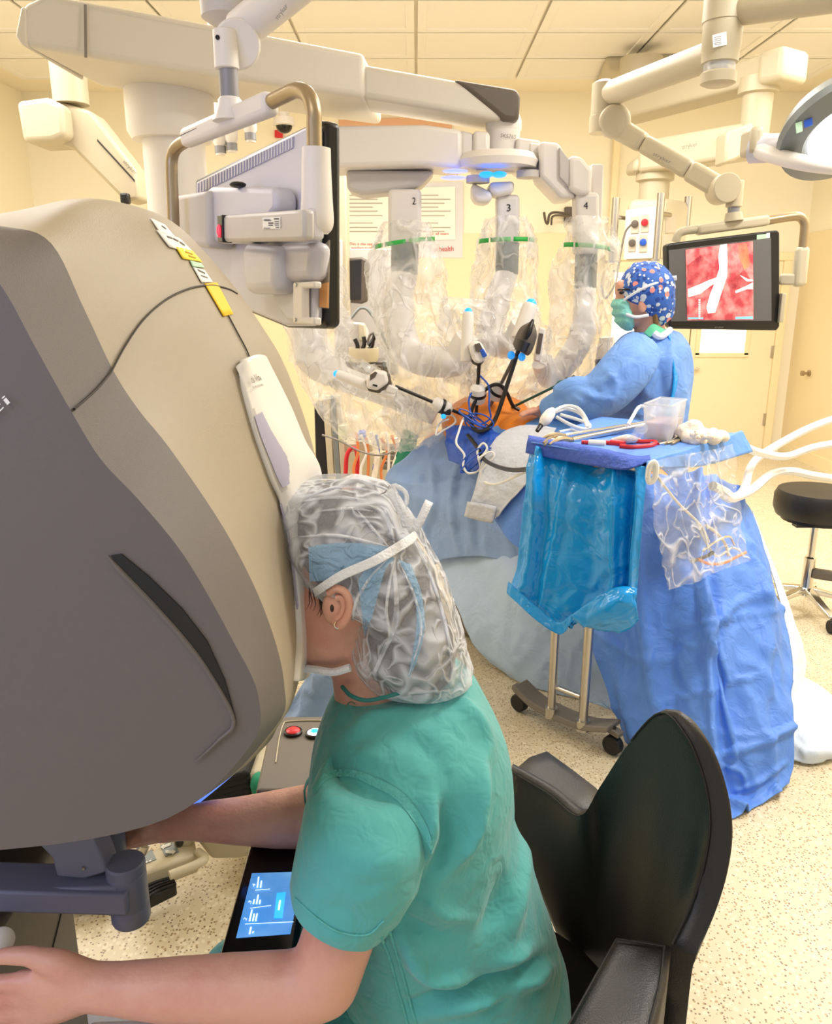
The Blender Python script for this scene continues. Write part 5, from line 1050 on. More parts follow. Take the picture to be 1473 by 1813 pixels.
finish(MB().ell(V(1100, 518, YN - .05), (.010, .010, .007)), 'eye', 'ink', nu); finish(MB().tube(VV([(1094, 513, YN - .05), (1106, 512, YN - .078), (1118, 514, YN - .085)]), .004, 6, 10), 'glasses_frame', 'black_plastic', nu)
finish(MB().ell(V(1138, 540, YN - .085), (.018, .010, .03)), 'ear', 'skin', nu)
finish(MB().sheet([VV([(1140, 590, YN - .085), (1155, 574, YN - .085), (1172, 582, YN - .05)]), VV([(1150, 598, YN - .1), (1165, 592, YN - .1), (1186, 592, YN - .06)])], 12, 8, .004), 'neck_cloth', 'mint_cloth', nu, solid=.006)
finish(MB().tube(VV([(1158, 590, YN - .12), (1168, 596, YN - .13), (1180, 590, YN - .10), (1186, 584, YN - .06)]), .014, 8, 14), 'gown_tie', 'strap_white', nu)
solo(MB().blob([(1062, 598, 1085, 596, 3.95, .05), (1058, 620, 1088, 616, 3.95, .07), (1056, 640, 1084, 636, 3.95, .06)], 16, 12, 2, .01, 12), 'white_cloth', 'cloth_white', 'white crumpled cloth behind the gowned shoulder', 'cloth')
solo(MB().prism(VV([(1056, 638), (1068, 634), (1066, 652), (1057, 655)], 3.9), (0, .05, 0)), 'black_clip', 'black_plastic', 'small black clip below the white crumpled cloth', 'clip', bevel=.006)
# ================================================================== SURGEON CONSOLE
co = thing('surgeon_console', 'huge taupe hooded surgeon console with white face rest in the foreground', 'surgical console', (-.6, 1.0, 0))
ST = [(.68, [(-350, 330), (-200, 330), (-100, 380), (0, 503), (60, 610), (130, 735), (180, 815), (250, 890), (330, 990), (410, 1130), (458, 1235), (440, 1325), (290, 1452), (0, 1505), (-350, 1510)]),
      (.75, [(-350, 400), (-150, 385), (0, 400), (88, 428), (148, 545), (200, 655), (245, 725), (305, 800), (402, 945), (470, 1085), (503, 1210), (485, 1290), (330, 1425), (0, 1500), (-350, 1500)]),
      (.87, [(-350, 440), (-100, 392), (60, 374), (150, 368), (240, 465), (295, 560), (335, 640), (395, 760), (462, 920), (508, 1070), (524, 1195), (496, 1280), (380, 1385), (0, 1495), (-350, 1495)]),
      (1.0, [(-350, 470), (0, 388), (110, 355), (205, 357), (300, 400), (362, 495), (412, 575), (460, 670), (515, 880), (536, 1050), (532, 1190), (498, 1272), (420, 1340), (0, 1490), (-350, 1490)]),
      (1.14, [(-350, 480), (0, 396), (125, 361), (240, 374), (325, 414), (402, 492), (462, 575), (512, 665), (562, 830), (568, 1000), (540, 1150), (498, 1245), (420, 1320), (0, 1480), (-350, 1480)]),
      (1.28, [(-350, 500), (0, 425), (130, 398), (235, 408), (325, 462), (405, 548), (465, 642), (512, 740), (545, 870), (545, 1010), (522, 1130), (488, 1205), (400, 1300), (0, 1460), (-350, 1460)])]
NP = 84
prof = [crom([V(x, y, Y) for x, y in p], NP) for Y, p in ST]
rings = [[a.lerp(b, k) for a, b in zip(prof[0], prof[1])] for k in (0, .06, .2, .5, .8, .94)]
ctrl = prof[1:]
cols = [crom([c[i] for c in ctrl], 40) for i in range(NP)]
front = [[cols[i][k] for i in range(NP)] for k in range(40)]
def grid_bvh(G):
    vs = [p for r in G for p in r]; n = len(G[0]); fs = []
    for i in range(len(G) - 1):
        for j in range(n - 1): fs.append((i * n + j, i * n + j + 1, (i + 1) * n + j + 1, (i + 1) * n + j))
    return BVHTree.FromPolygons(vs, fs)
hb = MB(); hb.loft(front, cap=False); hb.cap([v for v in hb.bm.verts][-NP:])
hood = finish(hb, 'hood', 'console_taupe', co, angle=70)
ch = MB().loft(rings + [front[0]], cap=False); hcf = finish(ch, 'hood_side_band', 'console_side' if 'console_side' in MATS else 'side_shade_grey', co, angle=60)
sp = MB(); sp.bm.faces.new([sp.bm.verts.new(p) for p in prof[0]])
side = finish(sp, 'side_panel', 'side_shade_grey', co)
hs = surf(grid_bvh(front + [])); hs3 = surf(grid_bvh(rings + front), .004)
s0 = plane((0, .678, 0), (0, -1, 0))
plate([(196, 984), (214, 981), (262, 1020), (322, 1078), (366, 1135), (398, 1205), (417, 1274), (404, 1258), (372, 1195), (330, 1138), (270, 1070), (214, 1012)], s0, .0015, 'grip_recess', 'black_plastic', side)
finish(MB().tube([s0(190, 984), s0(216, 1014), s0(272, 1072), s0(332, 1140), s0(374, 1198), s0(414, 1276), s0(388, 1310), s0(345, 1350)], [.001, .0025, .0025, .0025, .002, .002, .0015, .0005], 8, 40), 'recess_lip', 'side_shade_grey', side)
text('da Vinci', s0, (-150, 858), (20, 712), 18, 'lettering', 'label_white', side)
# seams
def on(pts, f, n): return [f(p.x, p.y) for p in crom([Vector((x, y, 0)) for x, y in pts], n)]
finish(MB().tube(on([(196, 660), (222, 612), (255, 565), (295, 530), (335, 511), (370, 505), (392, 508), (408, 513), (420, 520)], hs3, 40), .0011, 6), 'hood_seam', 'dark_seam', hood)
finish(MB().tube(on([(404, 558), (420, 588), (436, 618), (443, 636)], hs3, 12), .0010, 6), 'hood_seam', 'dark_seam', hood)
finish(MB().tube(on([(0, 858), (60, 795), (120, 735), (170, 690), (196, 660)], hs3, 30), .0012, 6), 'hood_seam', 'dark_seam', hcf)
def tape(px, m, nm, f=None):
    P = [surf(grid_bvh(front), .0035)(*p) for p in px]; a, b, c, d = P; G = []
    for i in range(5):
        l, r = a.lerp(d, i / 4), b.lerp(c, i / 4); G.append([l, l.lerp(r, .5), r])
    return finish(MB().loft(G, cap=False, closed=False), nm, m, hood)
hq = surf(grid_bvh(front), .006); hq5 = surf(grid_bvh(front), .005)
def sticker(px, m, nm='sticker'):
    a, b_, c, d = [Vector((x, y, 0)) for x, y in px]
    return finish(MB().loft([[hq5(*a.lerp(d, v).lerp(b_.lerp(c, v), u / 5).xy) for u in range(6)] for v in (0, .2, .4, .6, .8, 1)], cap=False, closed=False), nm, m, hood, solid=.0008, angle=180)
sticker([(266, 386), (292, 398), (310, 420), (284, 412)], 'label_white'); sticker([(277, 407), (318, 422), (346, 450), (300, 437)], 'label_white')
sticker([(311, 437), (341, 444), (358, 464), (324, 458)], 'label_yellow'); sticker([(336, 461), (356, 466), (362, 474), (341, 472)], 'label_mint'); sticker([(342, 473), (362, 478), (377, 500), (357, 500)], 'label_white'); sticker([(362, 502), (384, 500), (413, 556), (396, 560)], 'label_orange_yellow')
hp_ = surf(grid_bvh(front), .0066); pr = MB(); pa = MB()
for m_, x0, y0, x1, y1, r_ in ((pr, 296, 419, 304, 422, .0013), (pr, 307, 423, 315, 427, .0013), (pr, 318, 429, 326, 434, .0013), (pr, 286, 400, 294, 406, .0011), (pr, 350, 478, 362, 484, .0012), (pr, 356, 488, 367, 492, .0010), (pa, 328, 446, 340, 450, .0010), (pa, 334, 453, 346, 457, .0010)):
    m_.tube([hp_(x0, y0), hp_((x0 + x1) / 2, (y0 + y1) / 2), hp_(x1, y1)], [r_, r_ * 1.1, r_], 6)
finish(pr, 'sticker_print', 'ink_grey', hood)['kind'] = 'stuff'; finish(pa, 'sticker_print', 'ink_amber', hood)['kind'] = 'stuff'
# white face rest
rows = [[(420, 652), (432, 636), (446, 631), (460, 632), (470, 638)], [(428, 690), (445, 680), (465, 675), (480, 676), (491, 682)], [(440, 735), (462, 725), (482, 720), (500, 722), (512, 730)], [(455, 785), (482, 775), (505, 770), (525, 775), (535, 785)],
        [(478, 850), (500, 830), (525, 820), (548, 822), (560, 830)], [(495, 890), (512, 878), (532, 880), (552, 885), (566, 890)], [(508, 950), (522, 935), (541, 935), (556, 940), (570, 945)], [(520, 1040), (532, 1025), (547, 1030), (560, 1035), (570, 1040)],
        [(525, 1120), (536, 1115), (548, 1118), (558, 1120), (566, 1120)], [(523, 1170), (534, 1168), (544, 1170), (552, 1168), (560, 1160)], [(520, 1206), (527, 1204), (533, 1200), (540, 1195), (546, 1185)]]
ys = (0, .955, .985, 1.03, 1.08)
vrows = []
for r in rows:
    vrows.append([hs(r[0][0], r[0][1])] + [V(r[k][0], r[k][1], ys[k]) for k in (1, 2, 3, 4)])
    vrows[-1][0] = V(r[0][0], r[0][1], min(vrows[-1][0].y, .955))
vm = MB().sheet(vrows, 20, 60)
visor = finish(vm, 'face_rest', 'visor_white', co, solid=.012, angle=180)
fr_ = lambda x, y: V(x, y, .93)
pan = [(452, 735), (476, 716), (490, 722), (498, 765), (520, 800), (548, 832), (520, 850), (498, 862), (482, 820), (464, 775)]
bv = []
cols_ = [crom([r[i] for r in vrows], 60) for i in range(5)]
vg = [crom([c[j] for c in cols_], 20) for j in range(60)]
vs_ = surf(grid_bvh(vg), .016)
def inset(px, m, nm, off=.009):
    f = surf(grid_bvh(vg), off); c = Vector((sum(p[0] for p in px) / len(px), sum(p[1] for p in px) / len(px), 0)); mb = MB(); n = len(px)
    P = [Vector((x, y, 0)) for x, y in px]; R_ = []
    for k in (0, .25, .5, .75, .97): R_.append([f(*(p.lerp(c, k)).xy) for p in P])
    return finish(mb.loft(R_, cap=False), nm, m, visor, angle=180)
text('da Vinci', vs_, (446, 679), (466, 672), 14, 'lettering', 'ink_grey', visor, conform=True)
text('SURGICAL', vs_, (448, 688), (467, 682), 4, 'lettering', 'ink_grey', visor, conform=True)
finish(MB().tube(on([(497, 893), (511, 950), (523, 1040), (529, 1110), (528, 1190)], surf(grid_bvh(vg), .0085), 24), .0016, 6), 'face_rest_edge', 'visor_pad', visor)
finish(MB().tube(VV([(290, 1455, 1.14), (330, 1428, 1.14), (368, 1398, 1.14), (404, 1368, 1.14), (440, 1336, 1.14)]), .009, 8, 16), 'light_strip', 'strip_blue', co)
# base column and armrest
finish(MB().box((-.86, .96, .36), (.52, .40, .72)), 'base_column', 'dark_taupe', co, bevel=.01)
finish(MB().box((-.95, 1.0, .95), (.30, .34, .55)), 'neck_column', 'console_grey', co, bevel=.03)
finish(MB().beam((-.599, .86, .40), (-.599, 1.15, .62), .002, .002), 'column_seam', 'dark_seam', co)
finish(MB().box((-.75, 1.0, .06), (.9, .9, .10)), 'console_foot', 'console_grey', co, bevel=.03)
AZ = .735
hz2 = lambda z: (lambda x, y: Hz(x, y, z))
plate([(378, 1725), (443, 1488), (476, 1392), (575, 1392), (552, 1500), (520, 1725)], hz2(AZ), .06, 'armrest', 'black_gloss', co, bevel=.008, seg=3)
plate([(452, 1400), (478, 1284), (488, 1274), (505, 1267), (590, 1267), (610, 1290), (580, 1400)], hz2(AZ + .012), .08, 'control_pod', 'bronze_grey', co, bevel=.008, seg=3)
pz = hz2(AZ + .0135)
finish(MB().tube([pz(488, 1350), pz(494, 1310), pz(501, 1284), pz(512, 1277), pz(570, 1276), pz(590, 1284)], .0013, 6, 30), 'pod_ridge', 'cream_plastic', co)
for x, y, m, nm in ((519, 1297, 'red_plastic', 'stop_button'), (557, 1300, 'button_white', 'power_button')):
    c = pz(x, y); o = finish(MB().lathe(c, [(.0185, -.004), (.0185, .004), (.0155, .006), (.0145, .003)], seg=28), 'button_bezel', 'black_plastic', co)
    finish(MB().lathe(c, [(.0145, 0), (.0145, .005), (.012, .007), (.002, .0072)], seg=28), nm, m, o)
    if m == 'button_white': finish(MB().lathe(c, [(.007, .0072), (.0078, .0082), (.0042, .0082), (.004, .0072)], seg=24), 'button_ring', 'touch_cyan', o); finish(MB().lathe(c, [(.002, .007), (.0018, .0083)], seg=12), 'button_mark', 'touch_cyan', o)
scz = hz2(AZ + .001)
ts = plate([(418, 1660), (446, 1546), (536, 1543), (514, 1653)], scz, .002, 'touch_screen', 'touch_blue', co)
tsz = hz2(AZ + .0022)
plate([(485, 1625), (490, 1581), (506, 1579), (500, 1625)], tsz, .0008, 'screen_button', 'touch_cyan', ts)
for a, b in (((452, 1576), (478, 1574)), ((443, 1608), (480, 1603)), ((434, 1636), (520, 1632))):
    finish(MB().beam(tsz(*a), tsz(*b), .0006, .0006), 'screen_line', 'touch_white', ts)
upv = (-.98, .2)
for d, x, y in (('4', 451, 1572), ('3', 444, 1602), ('2', 436, 1632)):
    text(d, tsz, (x, y), (x + 2, y - 5), 6, 'screen_number', 'touch_white', ts)
wl = MB()
for x0, y0, x1, y1 in ((545, 195, 515, 415), (600, 275, 580, 415), (455, 650, 435, 740), (535, 555, 500, 740), (575, 660, 560, 740), (410, 855, 360, 1085), (455, 935, 425, 1085), (515, 930, 480, 1085), (390, 1200, 360, 1345), (440, 1290, 420, 1325)):
    wl.beam(tsz(410 + x0 / 11.33, 1535 + y0 / 11.33), tsz(410 + x1 / 11.33, 1535 + y1 / 11.33), .0022, .0005)
finish(wl, 'screen_text', 'touch_white', ts, smooth=False)['kind'] = 'stuff'
finish(MB().beam(hz2(AZ + .0034)(496, 1594), hz2(AZ + .0034)(493.4, 1611), .0026, .0005), 'button_text', 'touch_white', ts)
plate([(160, 1806), (560, 1790), (590, 1900), (110, 1900)], hz2(AZ - .03), .06, 'near_pod', 'grey_plastic', co, bevel=.006)
# hand controllers
hc = thing('hand_controller', 'grey jointed hand controller arm below the console hood at left', 'controller', V(222, 1640, .95))
fcb = lambda px, Y, d, nm, m='console_grey', bv=.004: finish(MB().prism(VV(px, Y), (0, d, 0)), nm, m, hc, bevel=bv, seg=3)
a, b = V(-160, 1592, .93), V(225, 1604, .93)
finish(MB().beam(a + Vector((0, .03, 0)), b + Vector((0, .03, 0)), .062, .036), 'lower_beam', 'console_grey', hc, bevel=.004)
zq = lambda y: V(222, y, .95).z
cx_ = V(222, 1600, .95).x
finish(MB().lathe((cx_, .965, 0), [(.026, zq(1640)), (.0275, zq(1636)), (.0275, zq(1612)), (.027, zq(1611)), (.0275, zq(1610)), (.0275, zq(1556)), (.0265, zq(1555)), (.0275, zq(1554)), (.0275, zq(1540)), (.025, zq(1537))], seg=36), 'pivot_cylinder', 'console_grey', hc)
finish(MB().beam(V(100, 1561, .965), V(222, 1557, .965), .056, .022), 'top_link', 'console_grey', hc, bevel=.004)
fcb([(66, 1494), (110, 1480), (164, 1482), (182, 1520), (190, 1545), (150, 1557), (100, 1553), (92, 1520)], .95, .04, 'link_block')
finish(MB().lathe(V(148, 1537, .949), [(.003, 0), (.002, .002)], (0, -1, 0), 12), 'screw', 'steel', hc)
zq2 = lambda y: V(202, y, 1.06).z; cx2 = V(202, 1500, 1.06).x
finish(MB().lathe((cx2, 1.06, 0), [(.016, zq2(1532)), (.0185, zq2(1526)), (.0185, zq2(1474)), (.016, zq2(1468))], seg=30), 'second_pivot', 'console_grey', hc)
finish(MB().beam(V(150, 1515, 1.04), V(202, 1483, 1.06), .03, .02), 'second_link', 'console_grey', hc, bevel=.004)
finish(MB().lathe(V(0, 1664, .86), [(.012, 0), (.016, .004), (.016, .012), (.010, .016)], (.6, -.6, .5), 24), 'finger_grip', 'white_plastic', hc)
finish(MB().tube(VV([(0, 1664, .87), (-40, 1640, .9), (-60, 1600, .93)]), .008, 10, 10), 'grip_stem', 'console_grey', hc)

# ================================================================== STRETCHER BASE BEHIND THE ARMREST
sb = thing('stretcher_base', 'cream wheeled stretcher base with foot pedals and black bellows behind console', 'stretcher', Hz(400, 1500, 0))
sbb = lambda px, Y, d, nm, m='cream_plastic', bv=.02: finish(MB().prism(VV(px, Y), (0, d, 0)), nm, m, sb, bevel=bv, seg=3)
sbb([(300, 1440), (345, 1392), (480, 1365), (540, 1360), (540, 1495), (480, 1506), (425, 1524), (372, 1526), (345, 1490)], 1.86, .34, 'body')
for k in range(6):
    y = 1386 - 9 * k; finish(MB().beam(V(345 + 4 * k, y + 8, 1.98), V(462 - 1 * k, y - 18, 1.98), .26, .022), 'bellows_fold', 'rubber', sb, bevel=.008)
text('stryker', lambda x, y: V(x, y, 1.857), (393, 1409), (441, 1393), 12, 'lettering', 'ink', sb)
finish(MB().ell(V(458, 1388, 1.85), (.022, .03, .032)), 'green_pedal', 'green_cloth', sb)
pz_ = hz2(.14)
plate([(222, 1528), (300, 1490), (322, 1475), (345, 1490), (350, 1512), (240, 1552), (232, 1545)], pz_, .06, 'pedal_deck', 'cream_plastic', sb, bevel=.008)
pz1 = hz2(.142)
plate([(235, 1528), (268, 1503), (277, 1521), (238, 1536)], pz1, .002, 'pedal_label', 'grey_metal', sb); plate([(283, 1497), (307, 1488), (317, 1508), (293, 1516)], pz1, .002, 'pedal_label', 'grey_metal', sb)
pz2 = hz2(.144)
for cx0, cy0, sgn in ((294, 1498, -1), (301, 1509, 1)):
    q = [(-10, 0), (-4, -5), (-4, -2.5), (8, -5), (8, 0), (-4, 2.5), (-4, 5)]
    plate([(cx0 - sgn * dx * 1.0, cy0 + dy - .3 * (-sgn * dx) * .6) for dx, dy in q], pz2, .001, 'arrow_mark', 'label_white', sb)
for k in range(5): finish(MB().beam(pz2(238 + 6.4 * k, 1533 - 2.0 * k), pz2(242 + 6.4 * k, 1531.8 - 2.0 * k), .004, .001), 'label_mark', 'label_white', sb)
finish(MB().beam(V(322, 1500, 1.85), V(330, 1478, 1.9), .05, .10), 'deck_post', 'cream_plastic', sb, bevel=.012); finish(MB().ell(V(317, 1490, 1.82), (.012, .012, .018)), 'post_socket', 'black_plastic', sb)
finish(MB().tube([pz_(300, 1550), pz_(345, 1532), pz_(362, 1520), pz_(350, 1508)], .012, 10, 20), 'pedal_bar', 'cream_plastic', sb)
pd = finish(MB().prism([hz2(.10)(*p) for p in ((240, 1548), (297, 1536), (313, 1566), (258, 1593))], (0, 0, -.035)), 'rubber_pedal', 'rubber', sb, bevel=.006)
for k in range(8):
    t = (k + .5) / 8; f1 = hz2(.103); finish(MB().tube([f1(240 + 18 * t, 1548 + 45 * t), f1(268 + 16 * t, 1541 + 36 * t), f1(297 + 16 * t, 1536 + 30 * t)], .004, 6, 8), 'pedal_ridge', 'rubber', pd)
finish(MB().tube(VV([(238, 1518, 1.75), (246, 1500, 1.75), (254, 1490, 1.75), (264, 1484, 1.75)]), [.010, .012, .010, .014], 10, 14), 'release_lever', 'chrome', sb)
finish(MB().tube(VV([(252, 1510, 1.75), (256, 1495, 1.75)]), [.012, .014], 10), 'lever_clip', 'steel', sb)
finish(MB().tube(VV([(240, 1478, 1.8), (300, 1478, 1.85), (350, 1474, 1.9)]), .012, 10, 12), 'frame_bar', 'chrome', sb)
finish(MB().prism([Vector((-.95, 1.75, .0)) + Vector(v) for v in ((0, 0, .02), (.10, 0, .02), (.10, .1, .02), (0, .1, .02))], (0, 0, .08)), 'caster', 'rubber', sb, bevel=.02)

# ================================================================== CHAIR
chr_ = thing('surgeon_chair', 'black leather wing chair with pointed back behind the surgeon', 'chair', (.30, 1.03, 0))
YR = ((1.30, 1.23, 1.163, 1.14, 1.09, 1.03, .99, .965, .945, .93, .915, .893), (1.28, 1.22, 1.17, 1.15, 1.10, 1.04, 1.0, .97, .95, .93, .915, .895), (1.24, 1.20, 1.17, 1.14, 1.10, 1.04, 1.0, .97, .95, .93, .91, .90), (1.18, 1.16, 1.14, 1.12, 1.09, 1.04, 1.0, .97, .95, .93, .91, .90))
PR = ([(905, 1366), (970, 1405), (1025, 1445), (1062, 1393), (1112, 1318), (1168, 1262), (1212, 1300), (1243, 1370), (1256, 1450), (1246, 1530), (1222, 1605), (1190, 1672)],
      [(912, 1470), (975, 1500), (1035, 1530), (1070, 1500), (1115, 1440), (1165, 1410), (1202, 1430), (1224, 1480), (1232, 1540), (1226, 1595), (1208, 1640), (1188, 1685)],
      [(960, 1592), (1000, 1620), (1040, 1640), (1075, 1630), (1110, 1610), (1145, 1600), (1170, 1610), (1185, 1630), (1190, 1650), (1190, 1670), (1186, 1690), (1182, 1710)],
      [(1032, 1765), (1045, 1775), (1060, 1790), (1080, 1800), (1105, 1810), (1125, 1815), (1140, 1820), (1150, 1825), (1155, 1830), (1160, 1830), (1165, 1830), (1170, 1830)])
Rw = [[V(x, y, Y) for (x, y), Y in zip(p, q)] for p, q in zip(PR, YR)]
NU = 60
gr = [crom(r, NU) for r in Rw]; F = [crom([g[i] for g in gr], 30) for i in range(NU)]
axis = Vector((.10, 1.03, 0))
def outw(p, d):
    v = Vector((p.x - axis.x, p.y - axis.y, 0)); return p + v.normalized() * d
rg = []
for i in range(NU):
    f = F[i]; r = [outw(p, .0) for p in f]
    bk = [outw(p, .032) for p in f]
    top0, top1 = r[0], bk[0]
    lip = [top0.lerp(top1, .25) + SV * .006, top0.lerp(top1, .6) + SV * .005, top0.lerp(top1, .9) - SV * .002]
    rg.append(r[::-1] + lip + bk[1:])
finish(MB().loft(rg), 'backrest', 'leather', chr_, angle=75)
finish(MB().tube([F[i][0] + (CAM - F[i][0]).normalized() * .002 for i in range(22, NU)], .0016, 6), 'stitched_seam', 'stitch', chr_)
finish(MB().tube([F[i][0] + (CAM - F[i][0]).normalized() * .002 for i in range(0, 12)], .0014, 6), 'stitched_seam', 'stitch', chr_)
ZA = .742
def cushion(px, nm, d=.09, z=ZA):
    P = [Hz(x, y, z) for x, y in px]; ct = sum(P, Vector()) / len(P)
    R_ = [[p - SV * d for p in P], [p - SV * .012 for p in P], [ct + (p - ct) * .985 - SV * .004 for p in P], [ct + (p - ct) * .94 for p in P], [ct + (p - ct) * .5 + SV * .003 for p in P]]
    return finish(MB().loft(R_), nm, 'leather', chr_, angle=60)
cushion([(1092, 1658), (1140, 1660), (1190, 1670), (1182, 1740), (1165, 1813), (1150, 1870), (975, 1870), (1005, 1810), (1050, 1728)], 'armrest', .12)
cushion([(905, 1364), (935, 1338), (967, 1327), (1010, 1358), (1060, 1396), (1055, 1425), (1027, 1446), (970, 1406)], 'armrest', .022, .738)
sz = hz2(ZA + .003)
for pts in ([(1092, 1662), (1052, 1732), (1008, 1812), (980, 1868)], [(1176, 1676), (1168, 1740), (1150, 1812), (1140, 1866)], [(1094, 1663), (1140, 1670), (1178, 1676)]):
    finish(MB().tube([sz(x, y) for x, y in pts], .0013, 6, 20), 'stitched_seam', 'stitch', chr_)
finish(MB().ell((.10, 1.03, .45), (.25, .24, .06)), 'seat', 'leather', chr_)
finish(MB().cyl((.12, 1.03, .40), (.12, 1.03, .12), .03), 'gas_post', 'chrome', chr_)
for k in range(5):
    a_ = R(20 + 72 * k); e = Vector((.12 + .26 * math.cos(a_), 1.03 + .26 * math.sin(a_), .075))
    finish(MB().beam((.12, 1.03, .13), e, .045, .03), 'leg', 'chrome', chr_, bevel=.006); finish(MB().cyl(e + Vector((-.014, 0, -.04)), e + Vector((.014, 0, -.04)), .032), 'caster', 'rubber', chr_, bevel=.004)

# ================================================================== SURGEON
su = thing('person', 'seated surgeon in teal scrubs and white bouffant cap leaning into the console', 'person', (.05, 1.0, 0))
YC = 1.0
b = MB()
b.ell(V(628, 1000, YC), (.082, .074, .108)); b.ell(V(590, 1090, YC), (.058, .062, .075)); b.ell(V(572, 1135, YC), (.040, .046, .044)); b.ell(V(600, 1060, YC), (.07, .068, .08))
b.ell(V(520, 1050, YC), (.028, .05, .05)); b.caps([(V(510, 1065, YC), .014), (V(496, 1100, YC), .016)]); b.ell(V(528, 1140, YC), (.022, .032, .022))
b.caps([(V(648, 1110, YC), .056), (V(655, 1190, YC + .0), .054), (V(672, 1270, YC + .01), .062)])
b.ell(V(720, 1340, YC), (.12, .165, .11)); b.ell(V(740, 1470, YC), (.125, .15, .18)); b.ell(V(775, 1680, YC), (.12, .16, .16))
nA = [(V(690, 1440, .90), .045), (V(630, 1570, .825), .046), (V(572, 1735, .80), .046), (V(520, 1752, .80), .046), (V(430, 1752, .80), .043), (V(300, 1753, .80), .038), (V(205, 1750, .80), .031), (V(170, 1748, .80), .030)]
b.caps(nA)
wr = V(165, 1748, .80)
for (kx, ky), tip in (((38, 1738), [(-20, 1742), (-55, 1760)]), ((32, 1762), [(-25, 1772), (-60, 1795)]), ((38, 1786), [(-10, 1800), (-45, 1822)]), ((52, 1806), [(10, 1826), (-18, 1845)])):
    k = V(kx, ky, .80); b.caps([(wr, .026), (V((165 + kx) / 2, (1748 + ky) / 2, .80), .022), (k, .0145)]); b.caps([(k, .0125), (V(*tip[0], .80), .0108), (V(*tip[1], .80), .009)])
b.caps([(V(150, 1735, .80), .024), (V(105, 1708, .80), .019), (V(52, 1692, .80), .0125), (V(8, 1692, .80), .011), (V(-25, 1702, .80), .009)])
fA = [(V(690, 1420, 1.10), .045), (V(620, 1430, 1.15), .052), (V(556, 1444, 1.12), .052), (V(490, 1450, 1.11), .046), (V(430, 1453, 1.11), .039), (V(370, 1454, 1.11), .033), (V(320, 1458, 1.11), .027), (V(290, 1464, 1.11), .026)]
b.caps(fA); w2 = V(285, 1465, 1.11)
for i in range(4): b.caps([(w2, .024), (V(235, 1462 + 9 * i, 1.11), .013), (V(205, 1470 + 9 * i, 1.11), .010), (V(190, 1480 + 9 * i, 1.11), .009)])
b.caps([(w2, .02), (V(255, 1478, 1.08), .014), (V(225, 1490, 1.08), .010)])
for hy_, ky_ in ((.90, .93), (1.10, 1.06)):
    b.caps([(Vector((.07, hy_, .53)), .08), (Vector((-.29, ky_, .50)), .055), (Vector((-.33, ky_, .30)), .05), (Vector((-.34, ky_, .08)), .04), (Vector((-.46, ky_, .045)), .035)])
body = finish(b, 'body', 'skin', su, voxel=.0055, smit=6)
finish(MB().ell(V(524, 1042, .96), (.006, .010, .008)), 'eye', 'ink', su)
ear = MB()
er = [(582, 1050), (596, 1042), (612, 1050), (619, 1070), (614, 1092), (604, 1106), (596, 1110)]
ear.tube([V(x, y, .895 + (.004 if i in (0, 6) else -.001)) for i, (x, y) in enumerate(er)], [.0045, .005, .005, .005, .005, .006, .006], 10, 30); ear.ell(V(597, 1077, .906), (.0185, .009, .0245))
ear.tube([V(x, y, .897) for x, y in ((594, 1058), (604, 1058), (609, 1072), (604, 1088), (596, 1096))], .0045, 8, 20); ear.ell(V(606, 1076, .905), (.014, .008, .024)); ear.ell(V(600, 1103, .900), (.009, .006, .010))
finish(ear, 'ear', 'skin', su)
finish(MB().ell(V(588, 1077, .898), (.0025, .002, .005)), 'ear_canal', 'hair', su)
finish(MB().tube(VV([(594, 1101, .894), (592, 1108, .890), (597, 1113, .889), (600, 1109, .891)]), .0011, 6, 16), 'earring', 'earring', su)
finish(MB().blob([(548, 866, 690, 862, YC, .06), (520, 900, 716, 915, YC, .08), (525, 960, 740, 965, YC, .09), (556, 1014, 770, 1016, YC, .094), (634, 1050, 785, 1080, YC, .090), (640, 1110, 800, 1125, YC, .088), (640, 1160, 806, 1165, YC, .08), (665, 1195, 800, 1192, YC, .06)], 28, 30, 2.1), 'hair', 'hair', su)
wisp = MB()
for k in range(9):
    a_ = random.uniform(-5, 5); wisp.tube(VV([(546 + 3 * k, 1034, .925), (549 + 3 * k + a_, 1052 + k, .922), (552 + 3 * k + a_ * 1.5, 1066 + 2 * k, .924), (548 + 3 * k + a_ * 2, 1078 + 2 * k, .926)]), [.0008, .0008, .0005, .0002], 5, 14)
finish(wisp, 'hair_wisps', 'hair', su)['kind'] = 'stuff'
CS = [(560, 846, 640, 844, YC, .02), (500, 862, 694, 866, YC, .070), (490, 902, 728, 912, YC, .094), (500, 952, 755, 960, YC, .104), (528, 1000, 782, 1008, YC, .108), (548, 1024, 798, 1046, YC, .107), (588, 1040, 805, 1074, YC, .106), (624, 1060, 811, 1098, YC, .104), (624, 1098, 817, 1124, YC, .102), (618, 1142, 828, 1160, YC, .096), (640, 1188, 835, 1196, YC, .080), (676, 1215, 806, 1214, YC, .04)]
cap_ = finish(MB().blob(CS, 72, 70, 2.1, .004, 22, 2), 'bouffant_cap', 'cap_net', su)
def cap_surf(off):
    mb = MB().blob(CS, 72, 70, 2.1, .004, 22, 2); bv = BVHTree.FromBMesh(mb.bm); mb.bm.free(); return surf(bv, off)
c3 = cap_surf(.004); c5 = cap_surf(.009)
def strip(A_, B_, f, nm, m, n=24, solid=0, parent=su):
    a = crom([Vector((x, y, 0)) for x, y in A_], n); b_ = crom([Vector((x, y, 0)) for x, y in B_], n)
    return finish(MB().loft([[f(*p.lerp(q, k / 8).xy) for k in range(9)] for p, q in zip(a, b_)], cap=False, closed=False), nm, m, parent, solid=solid, angle=180)
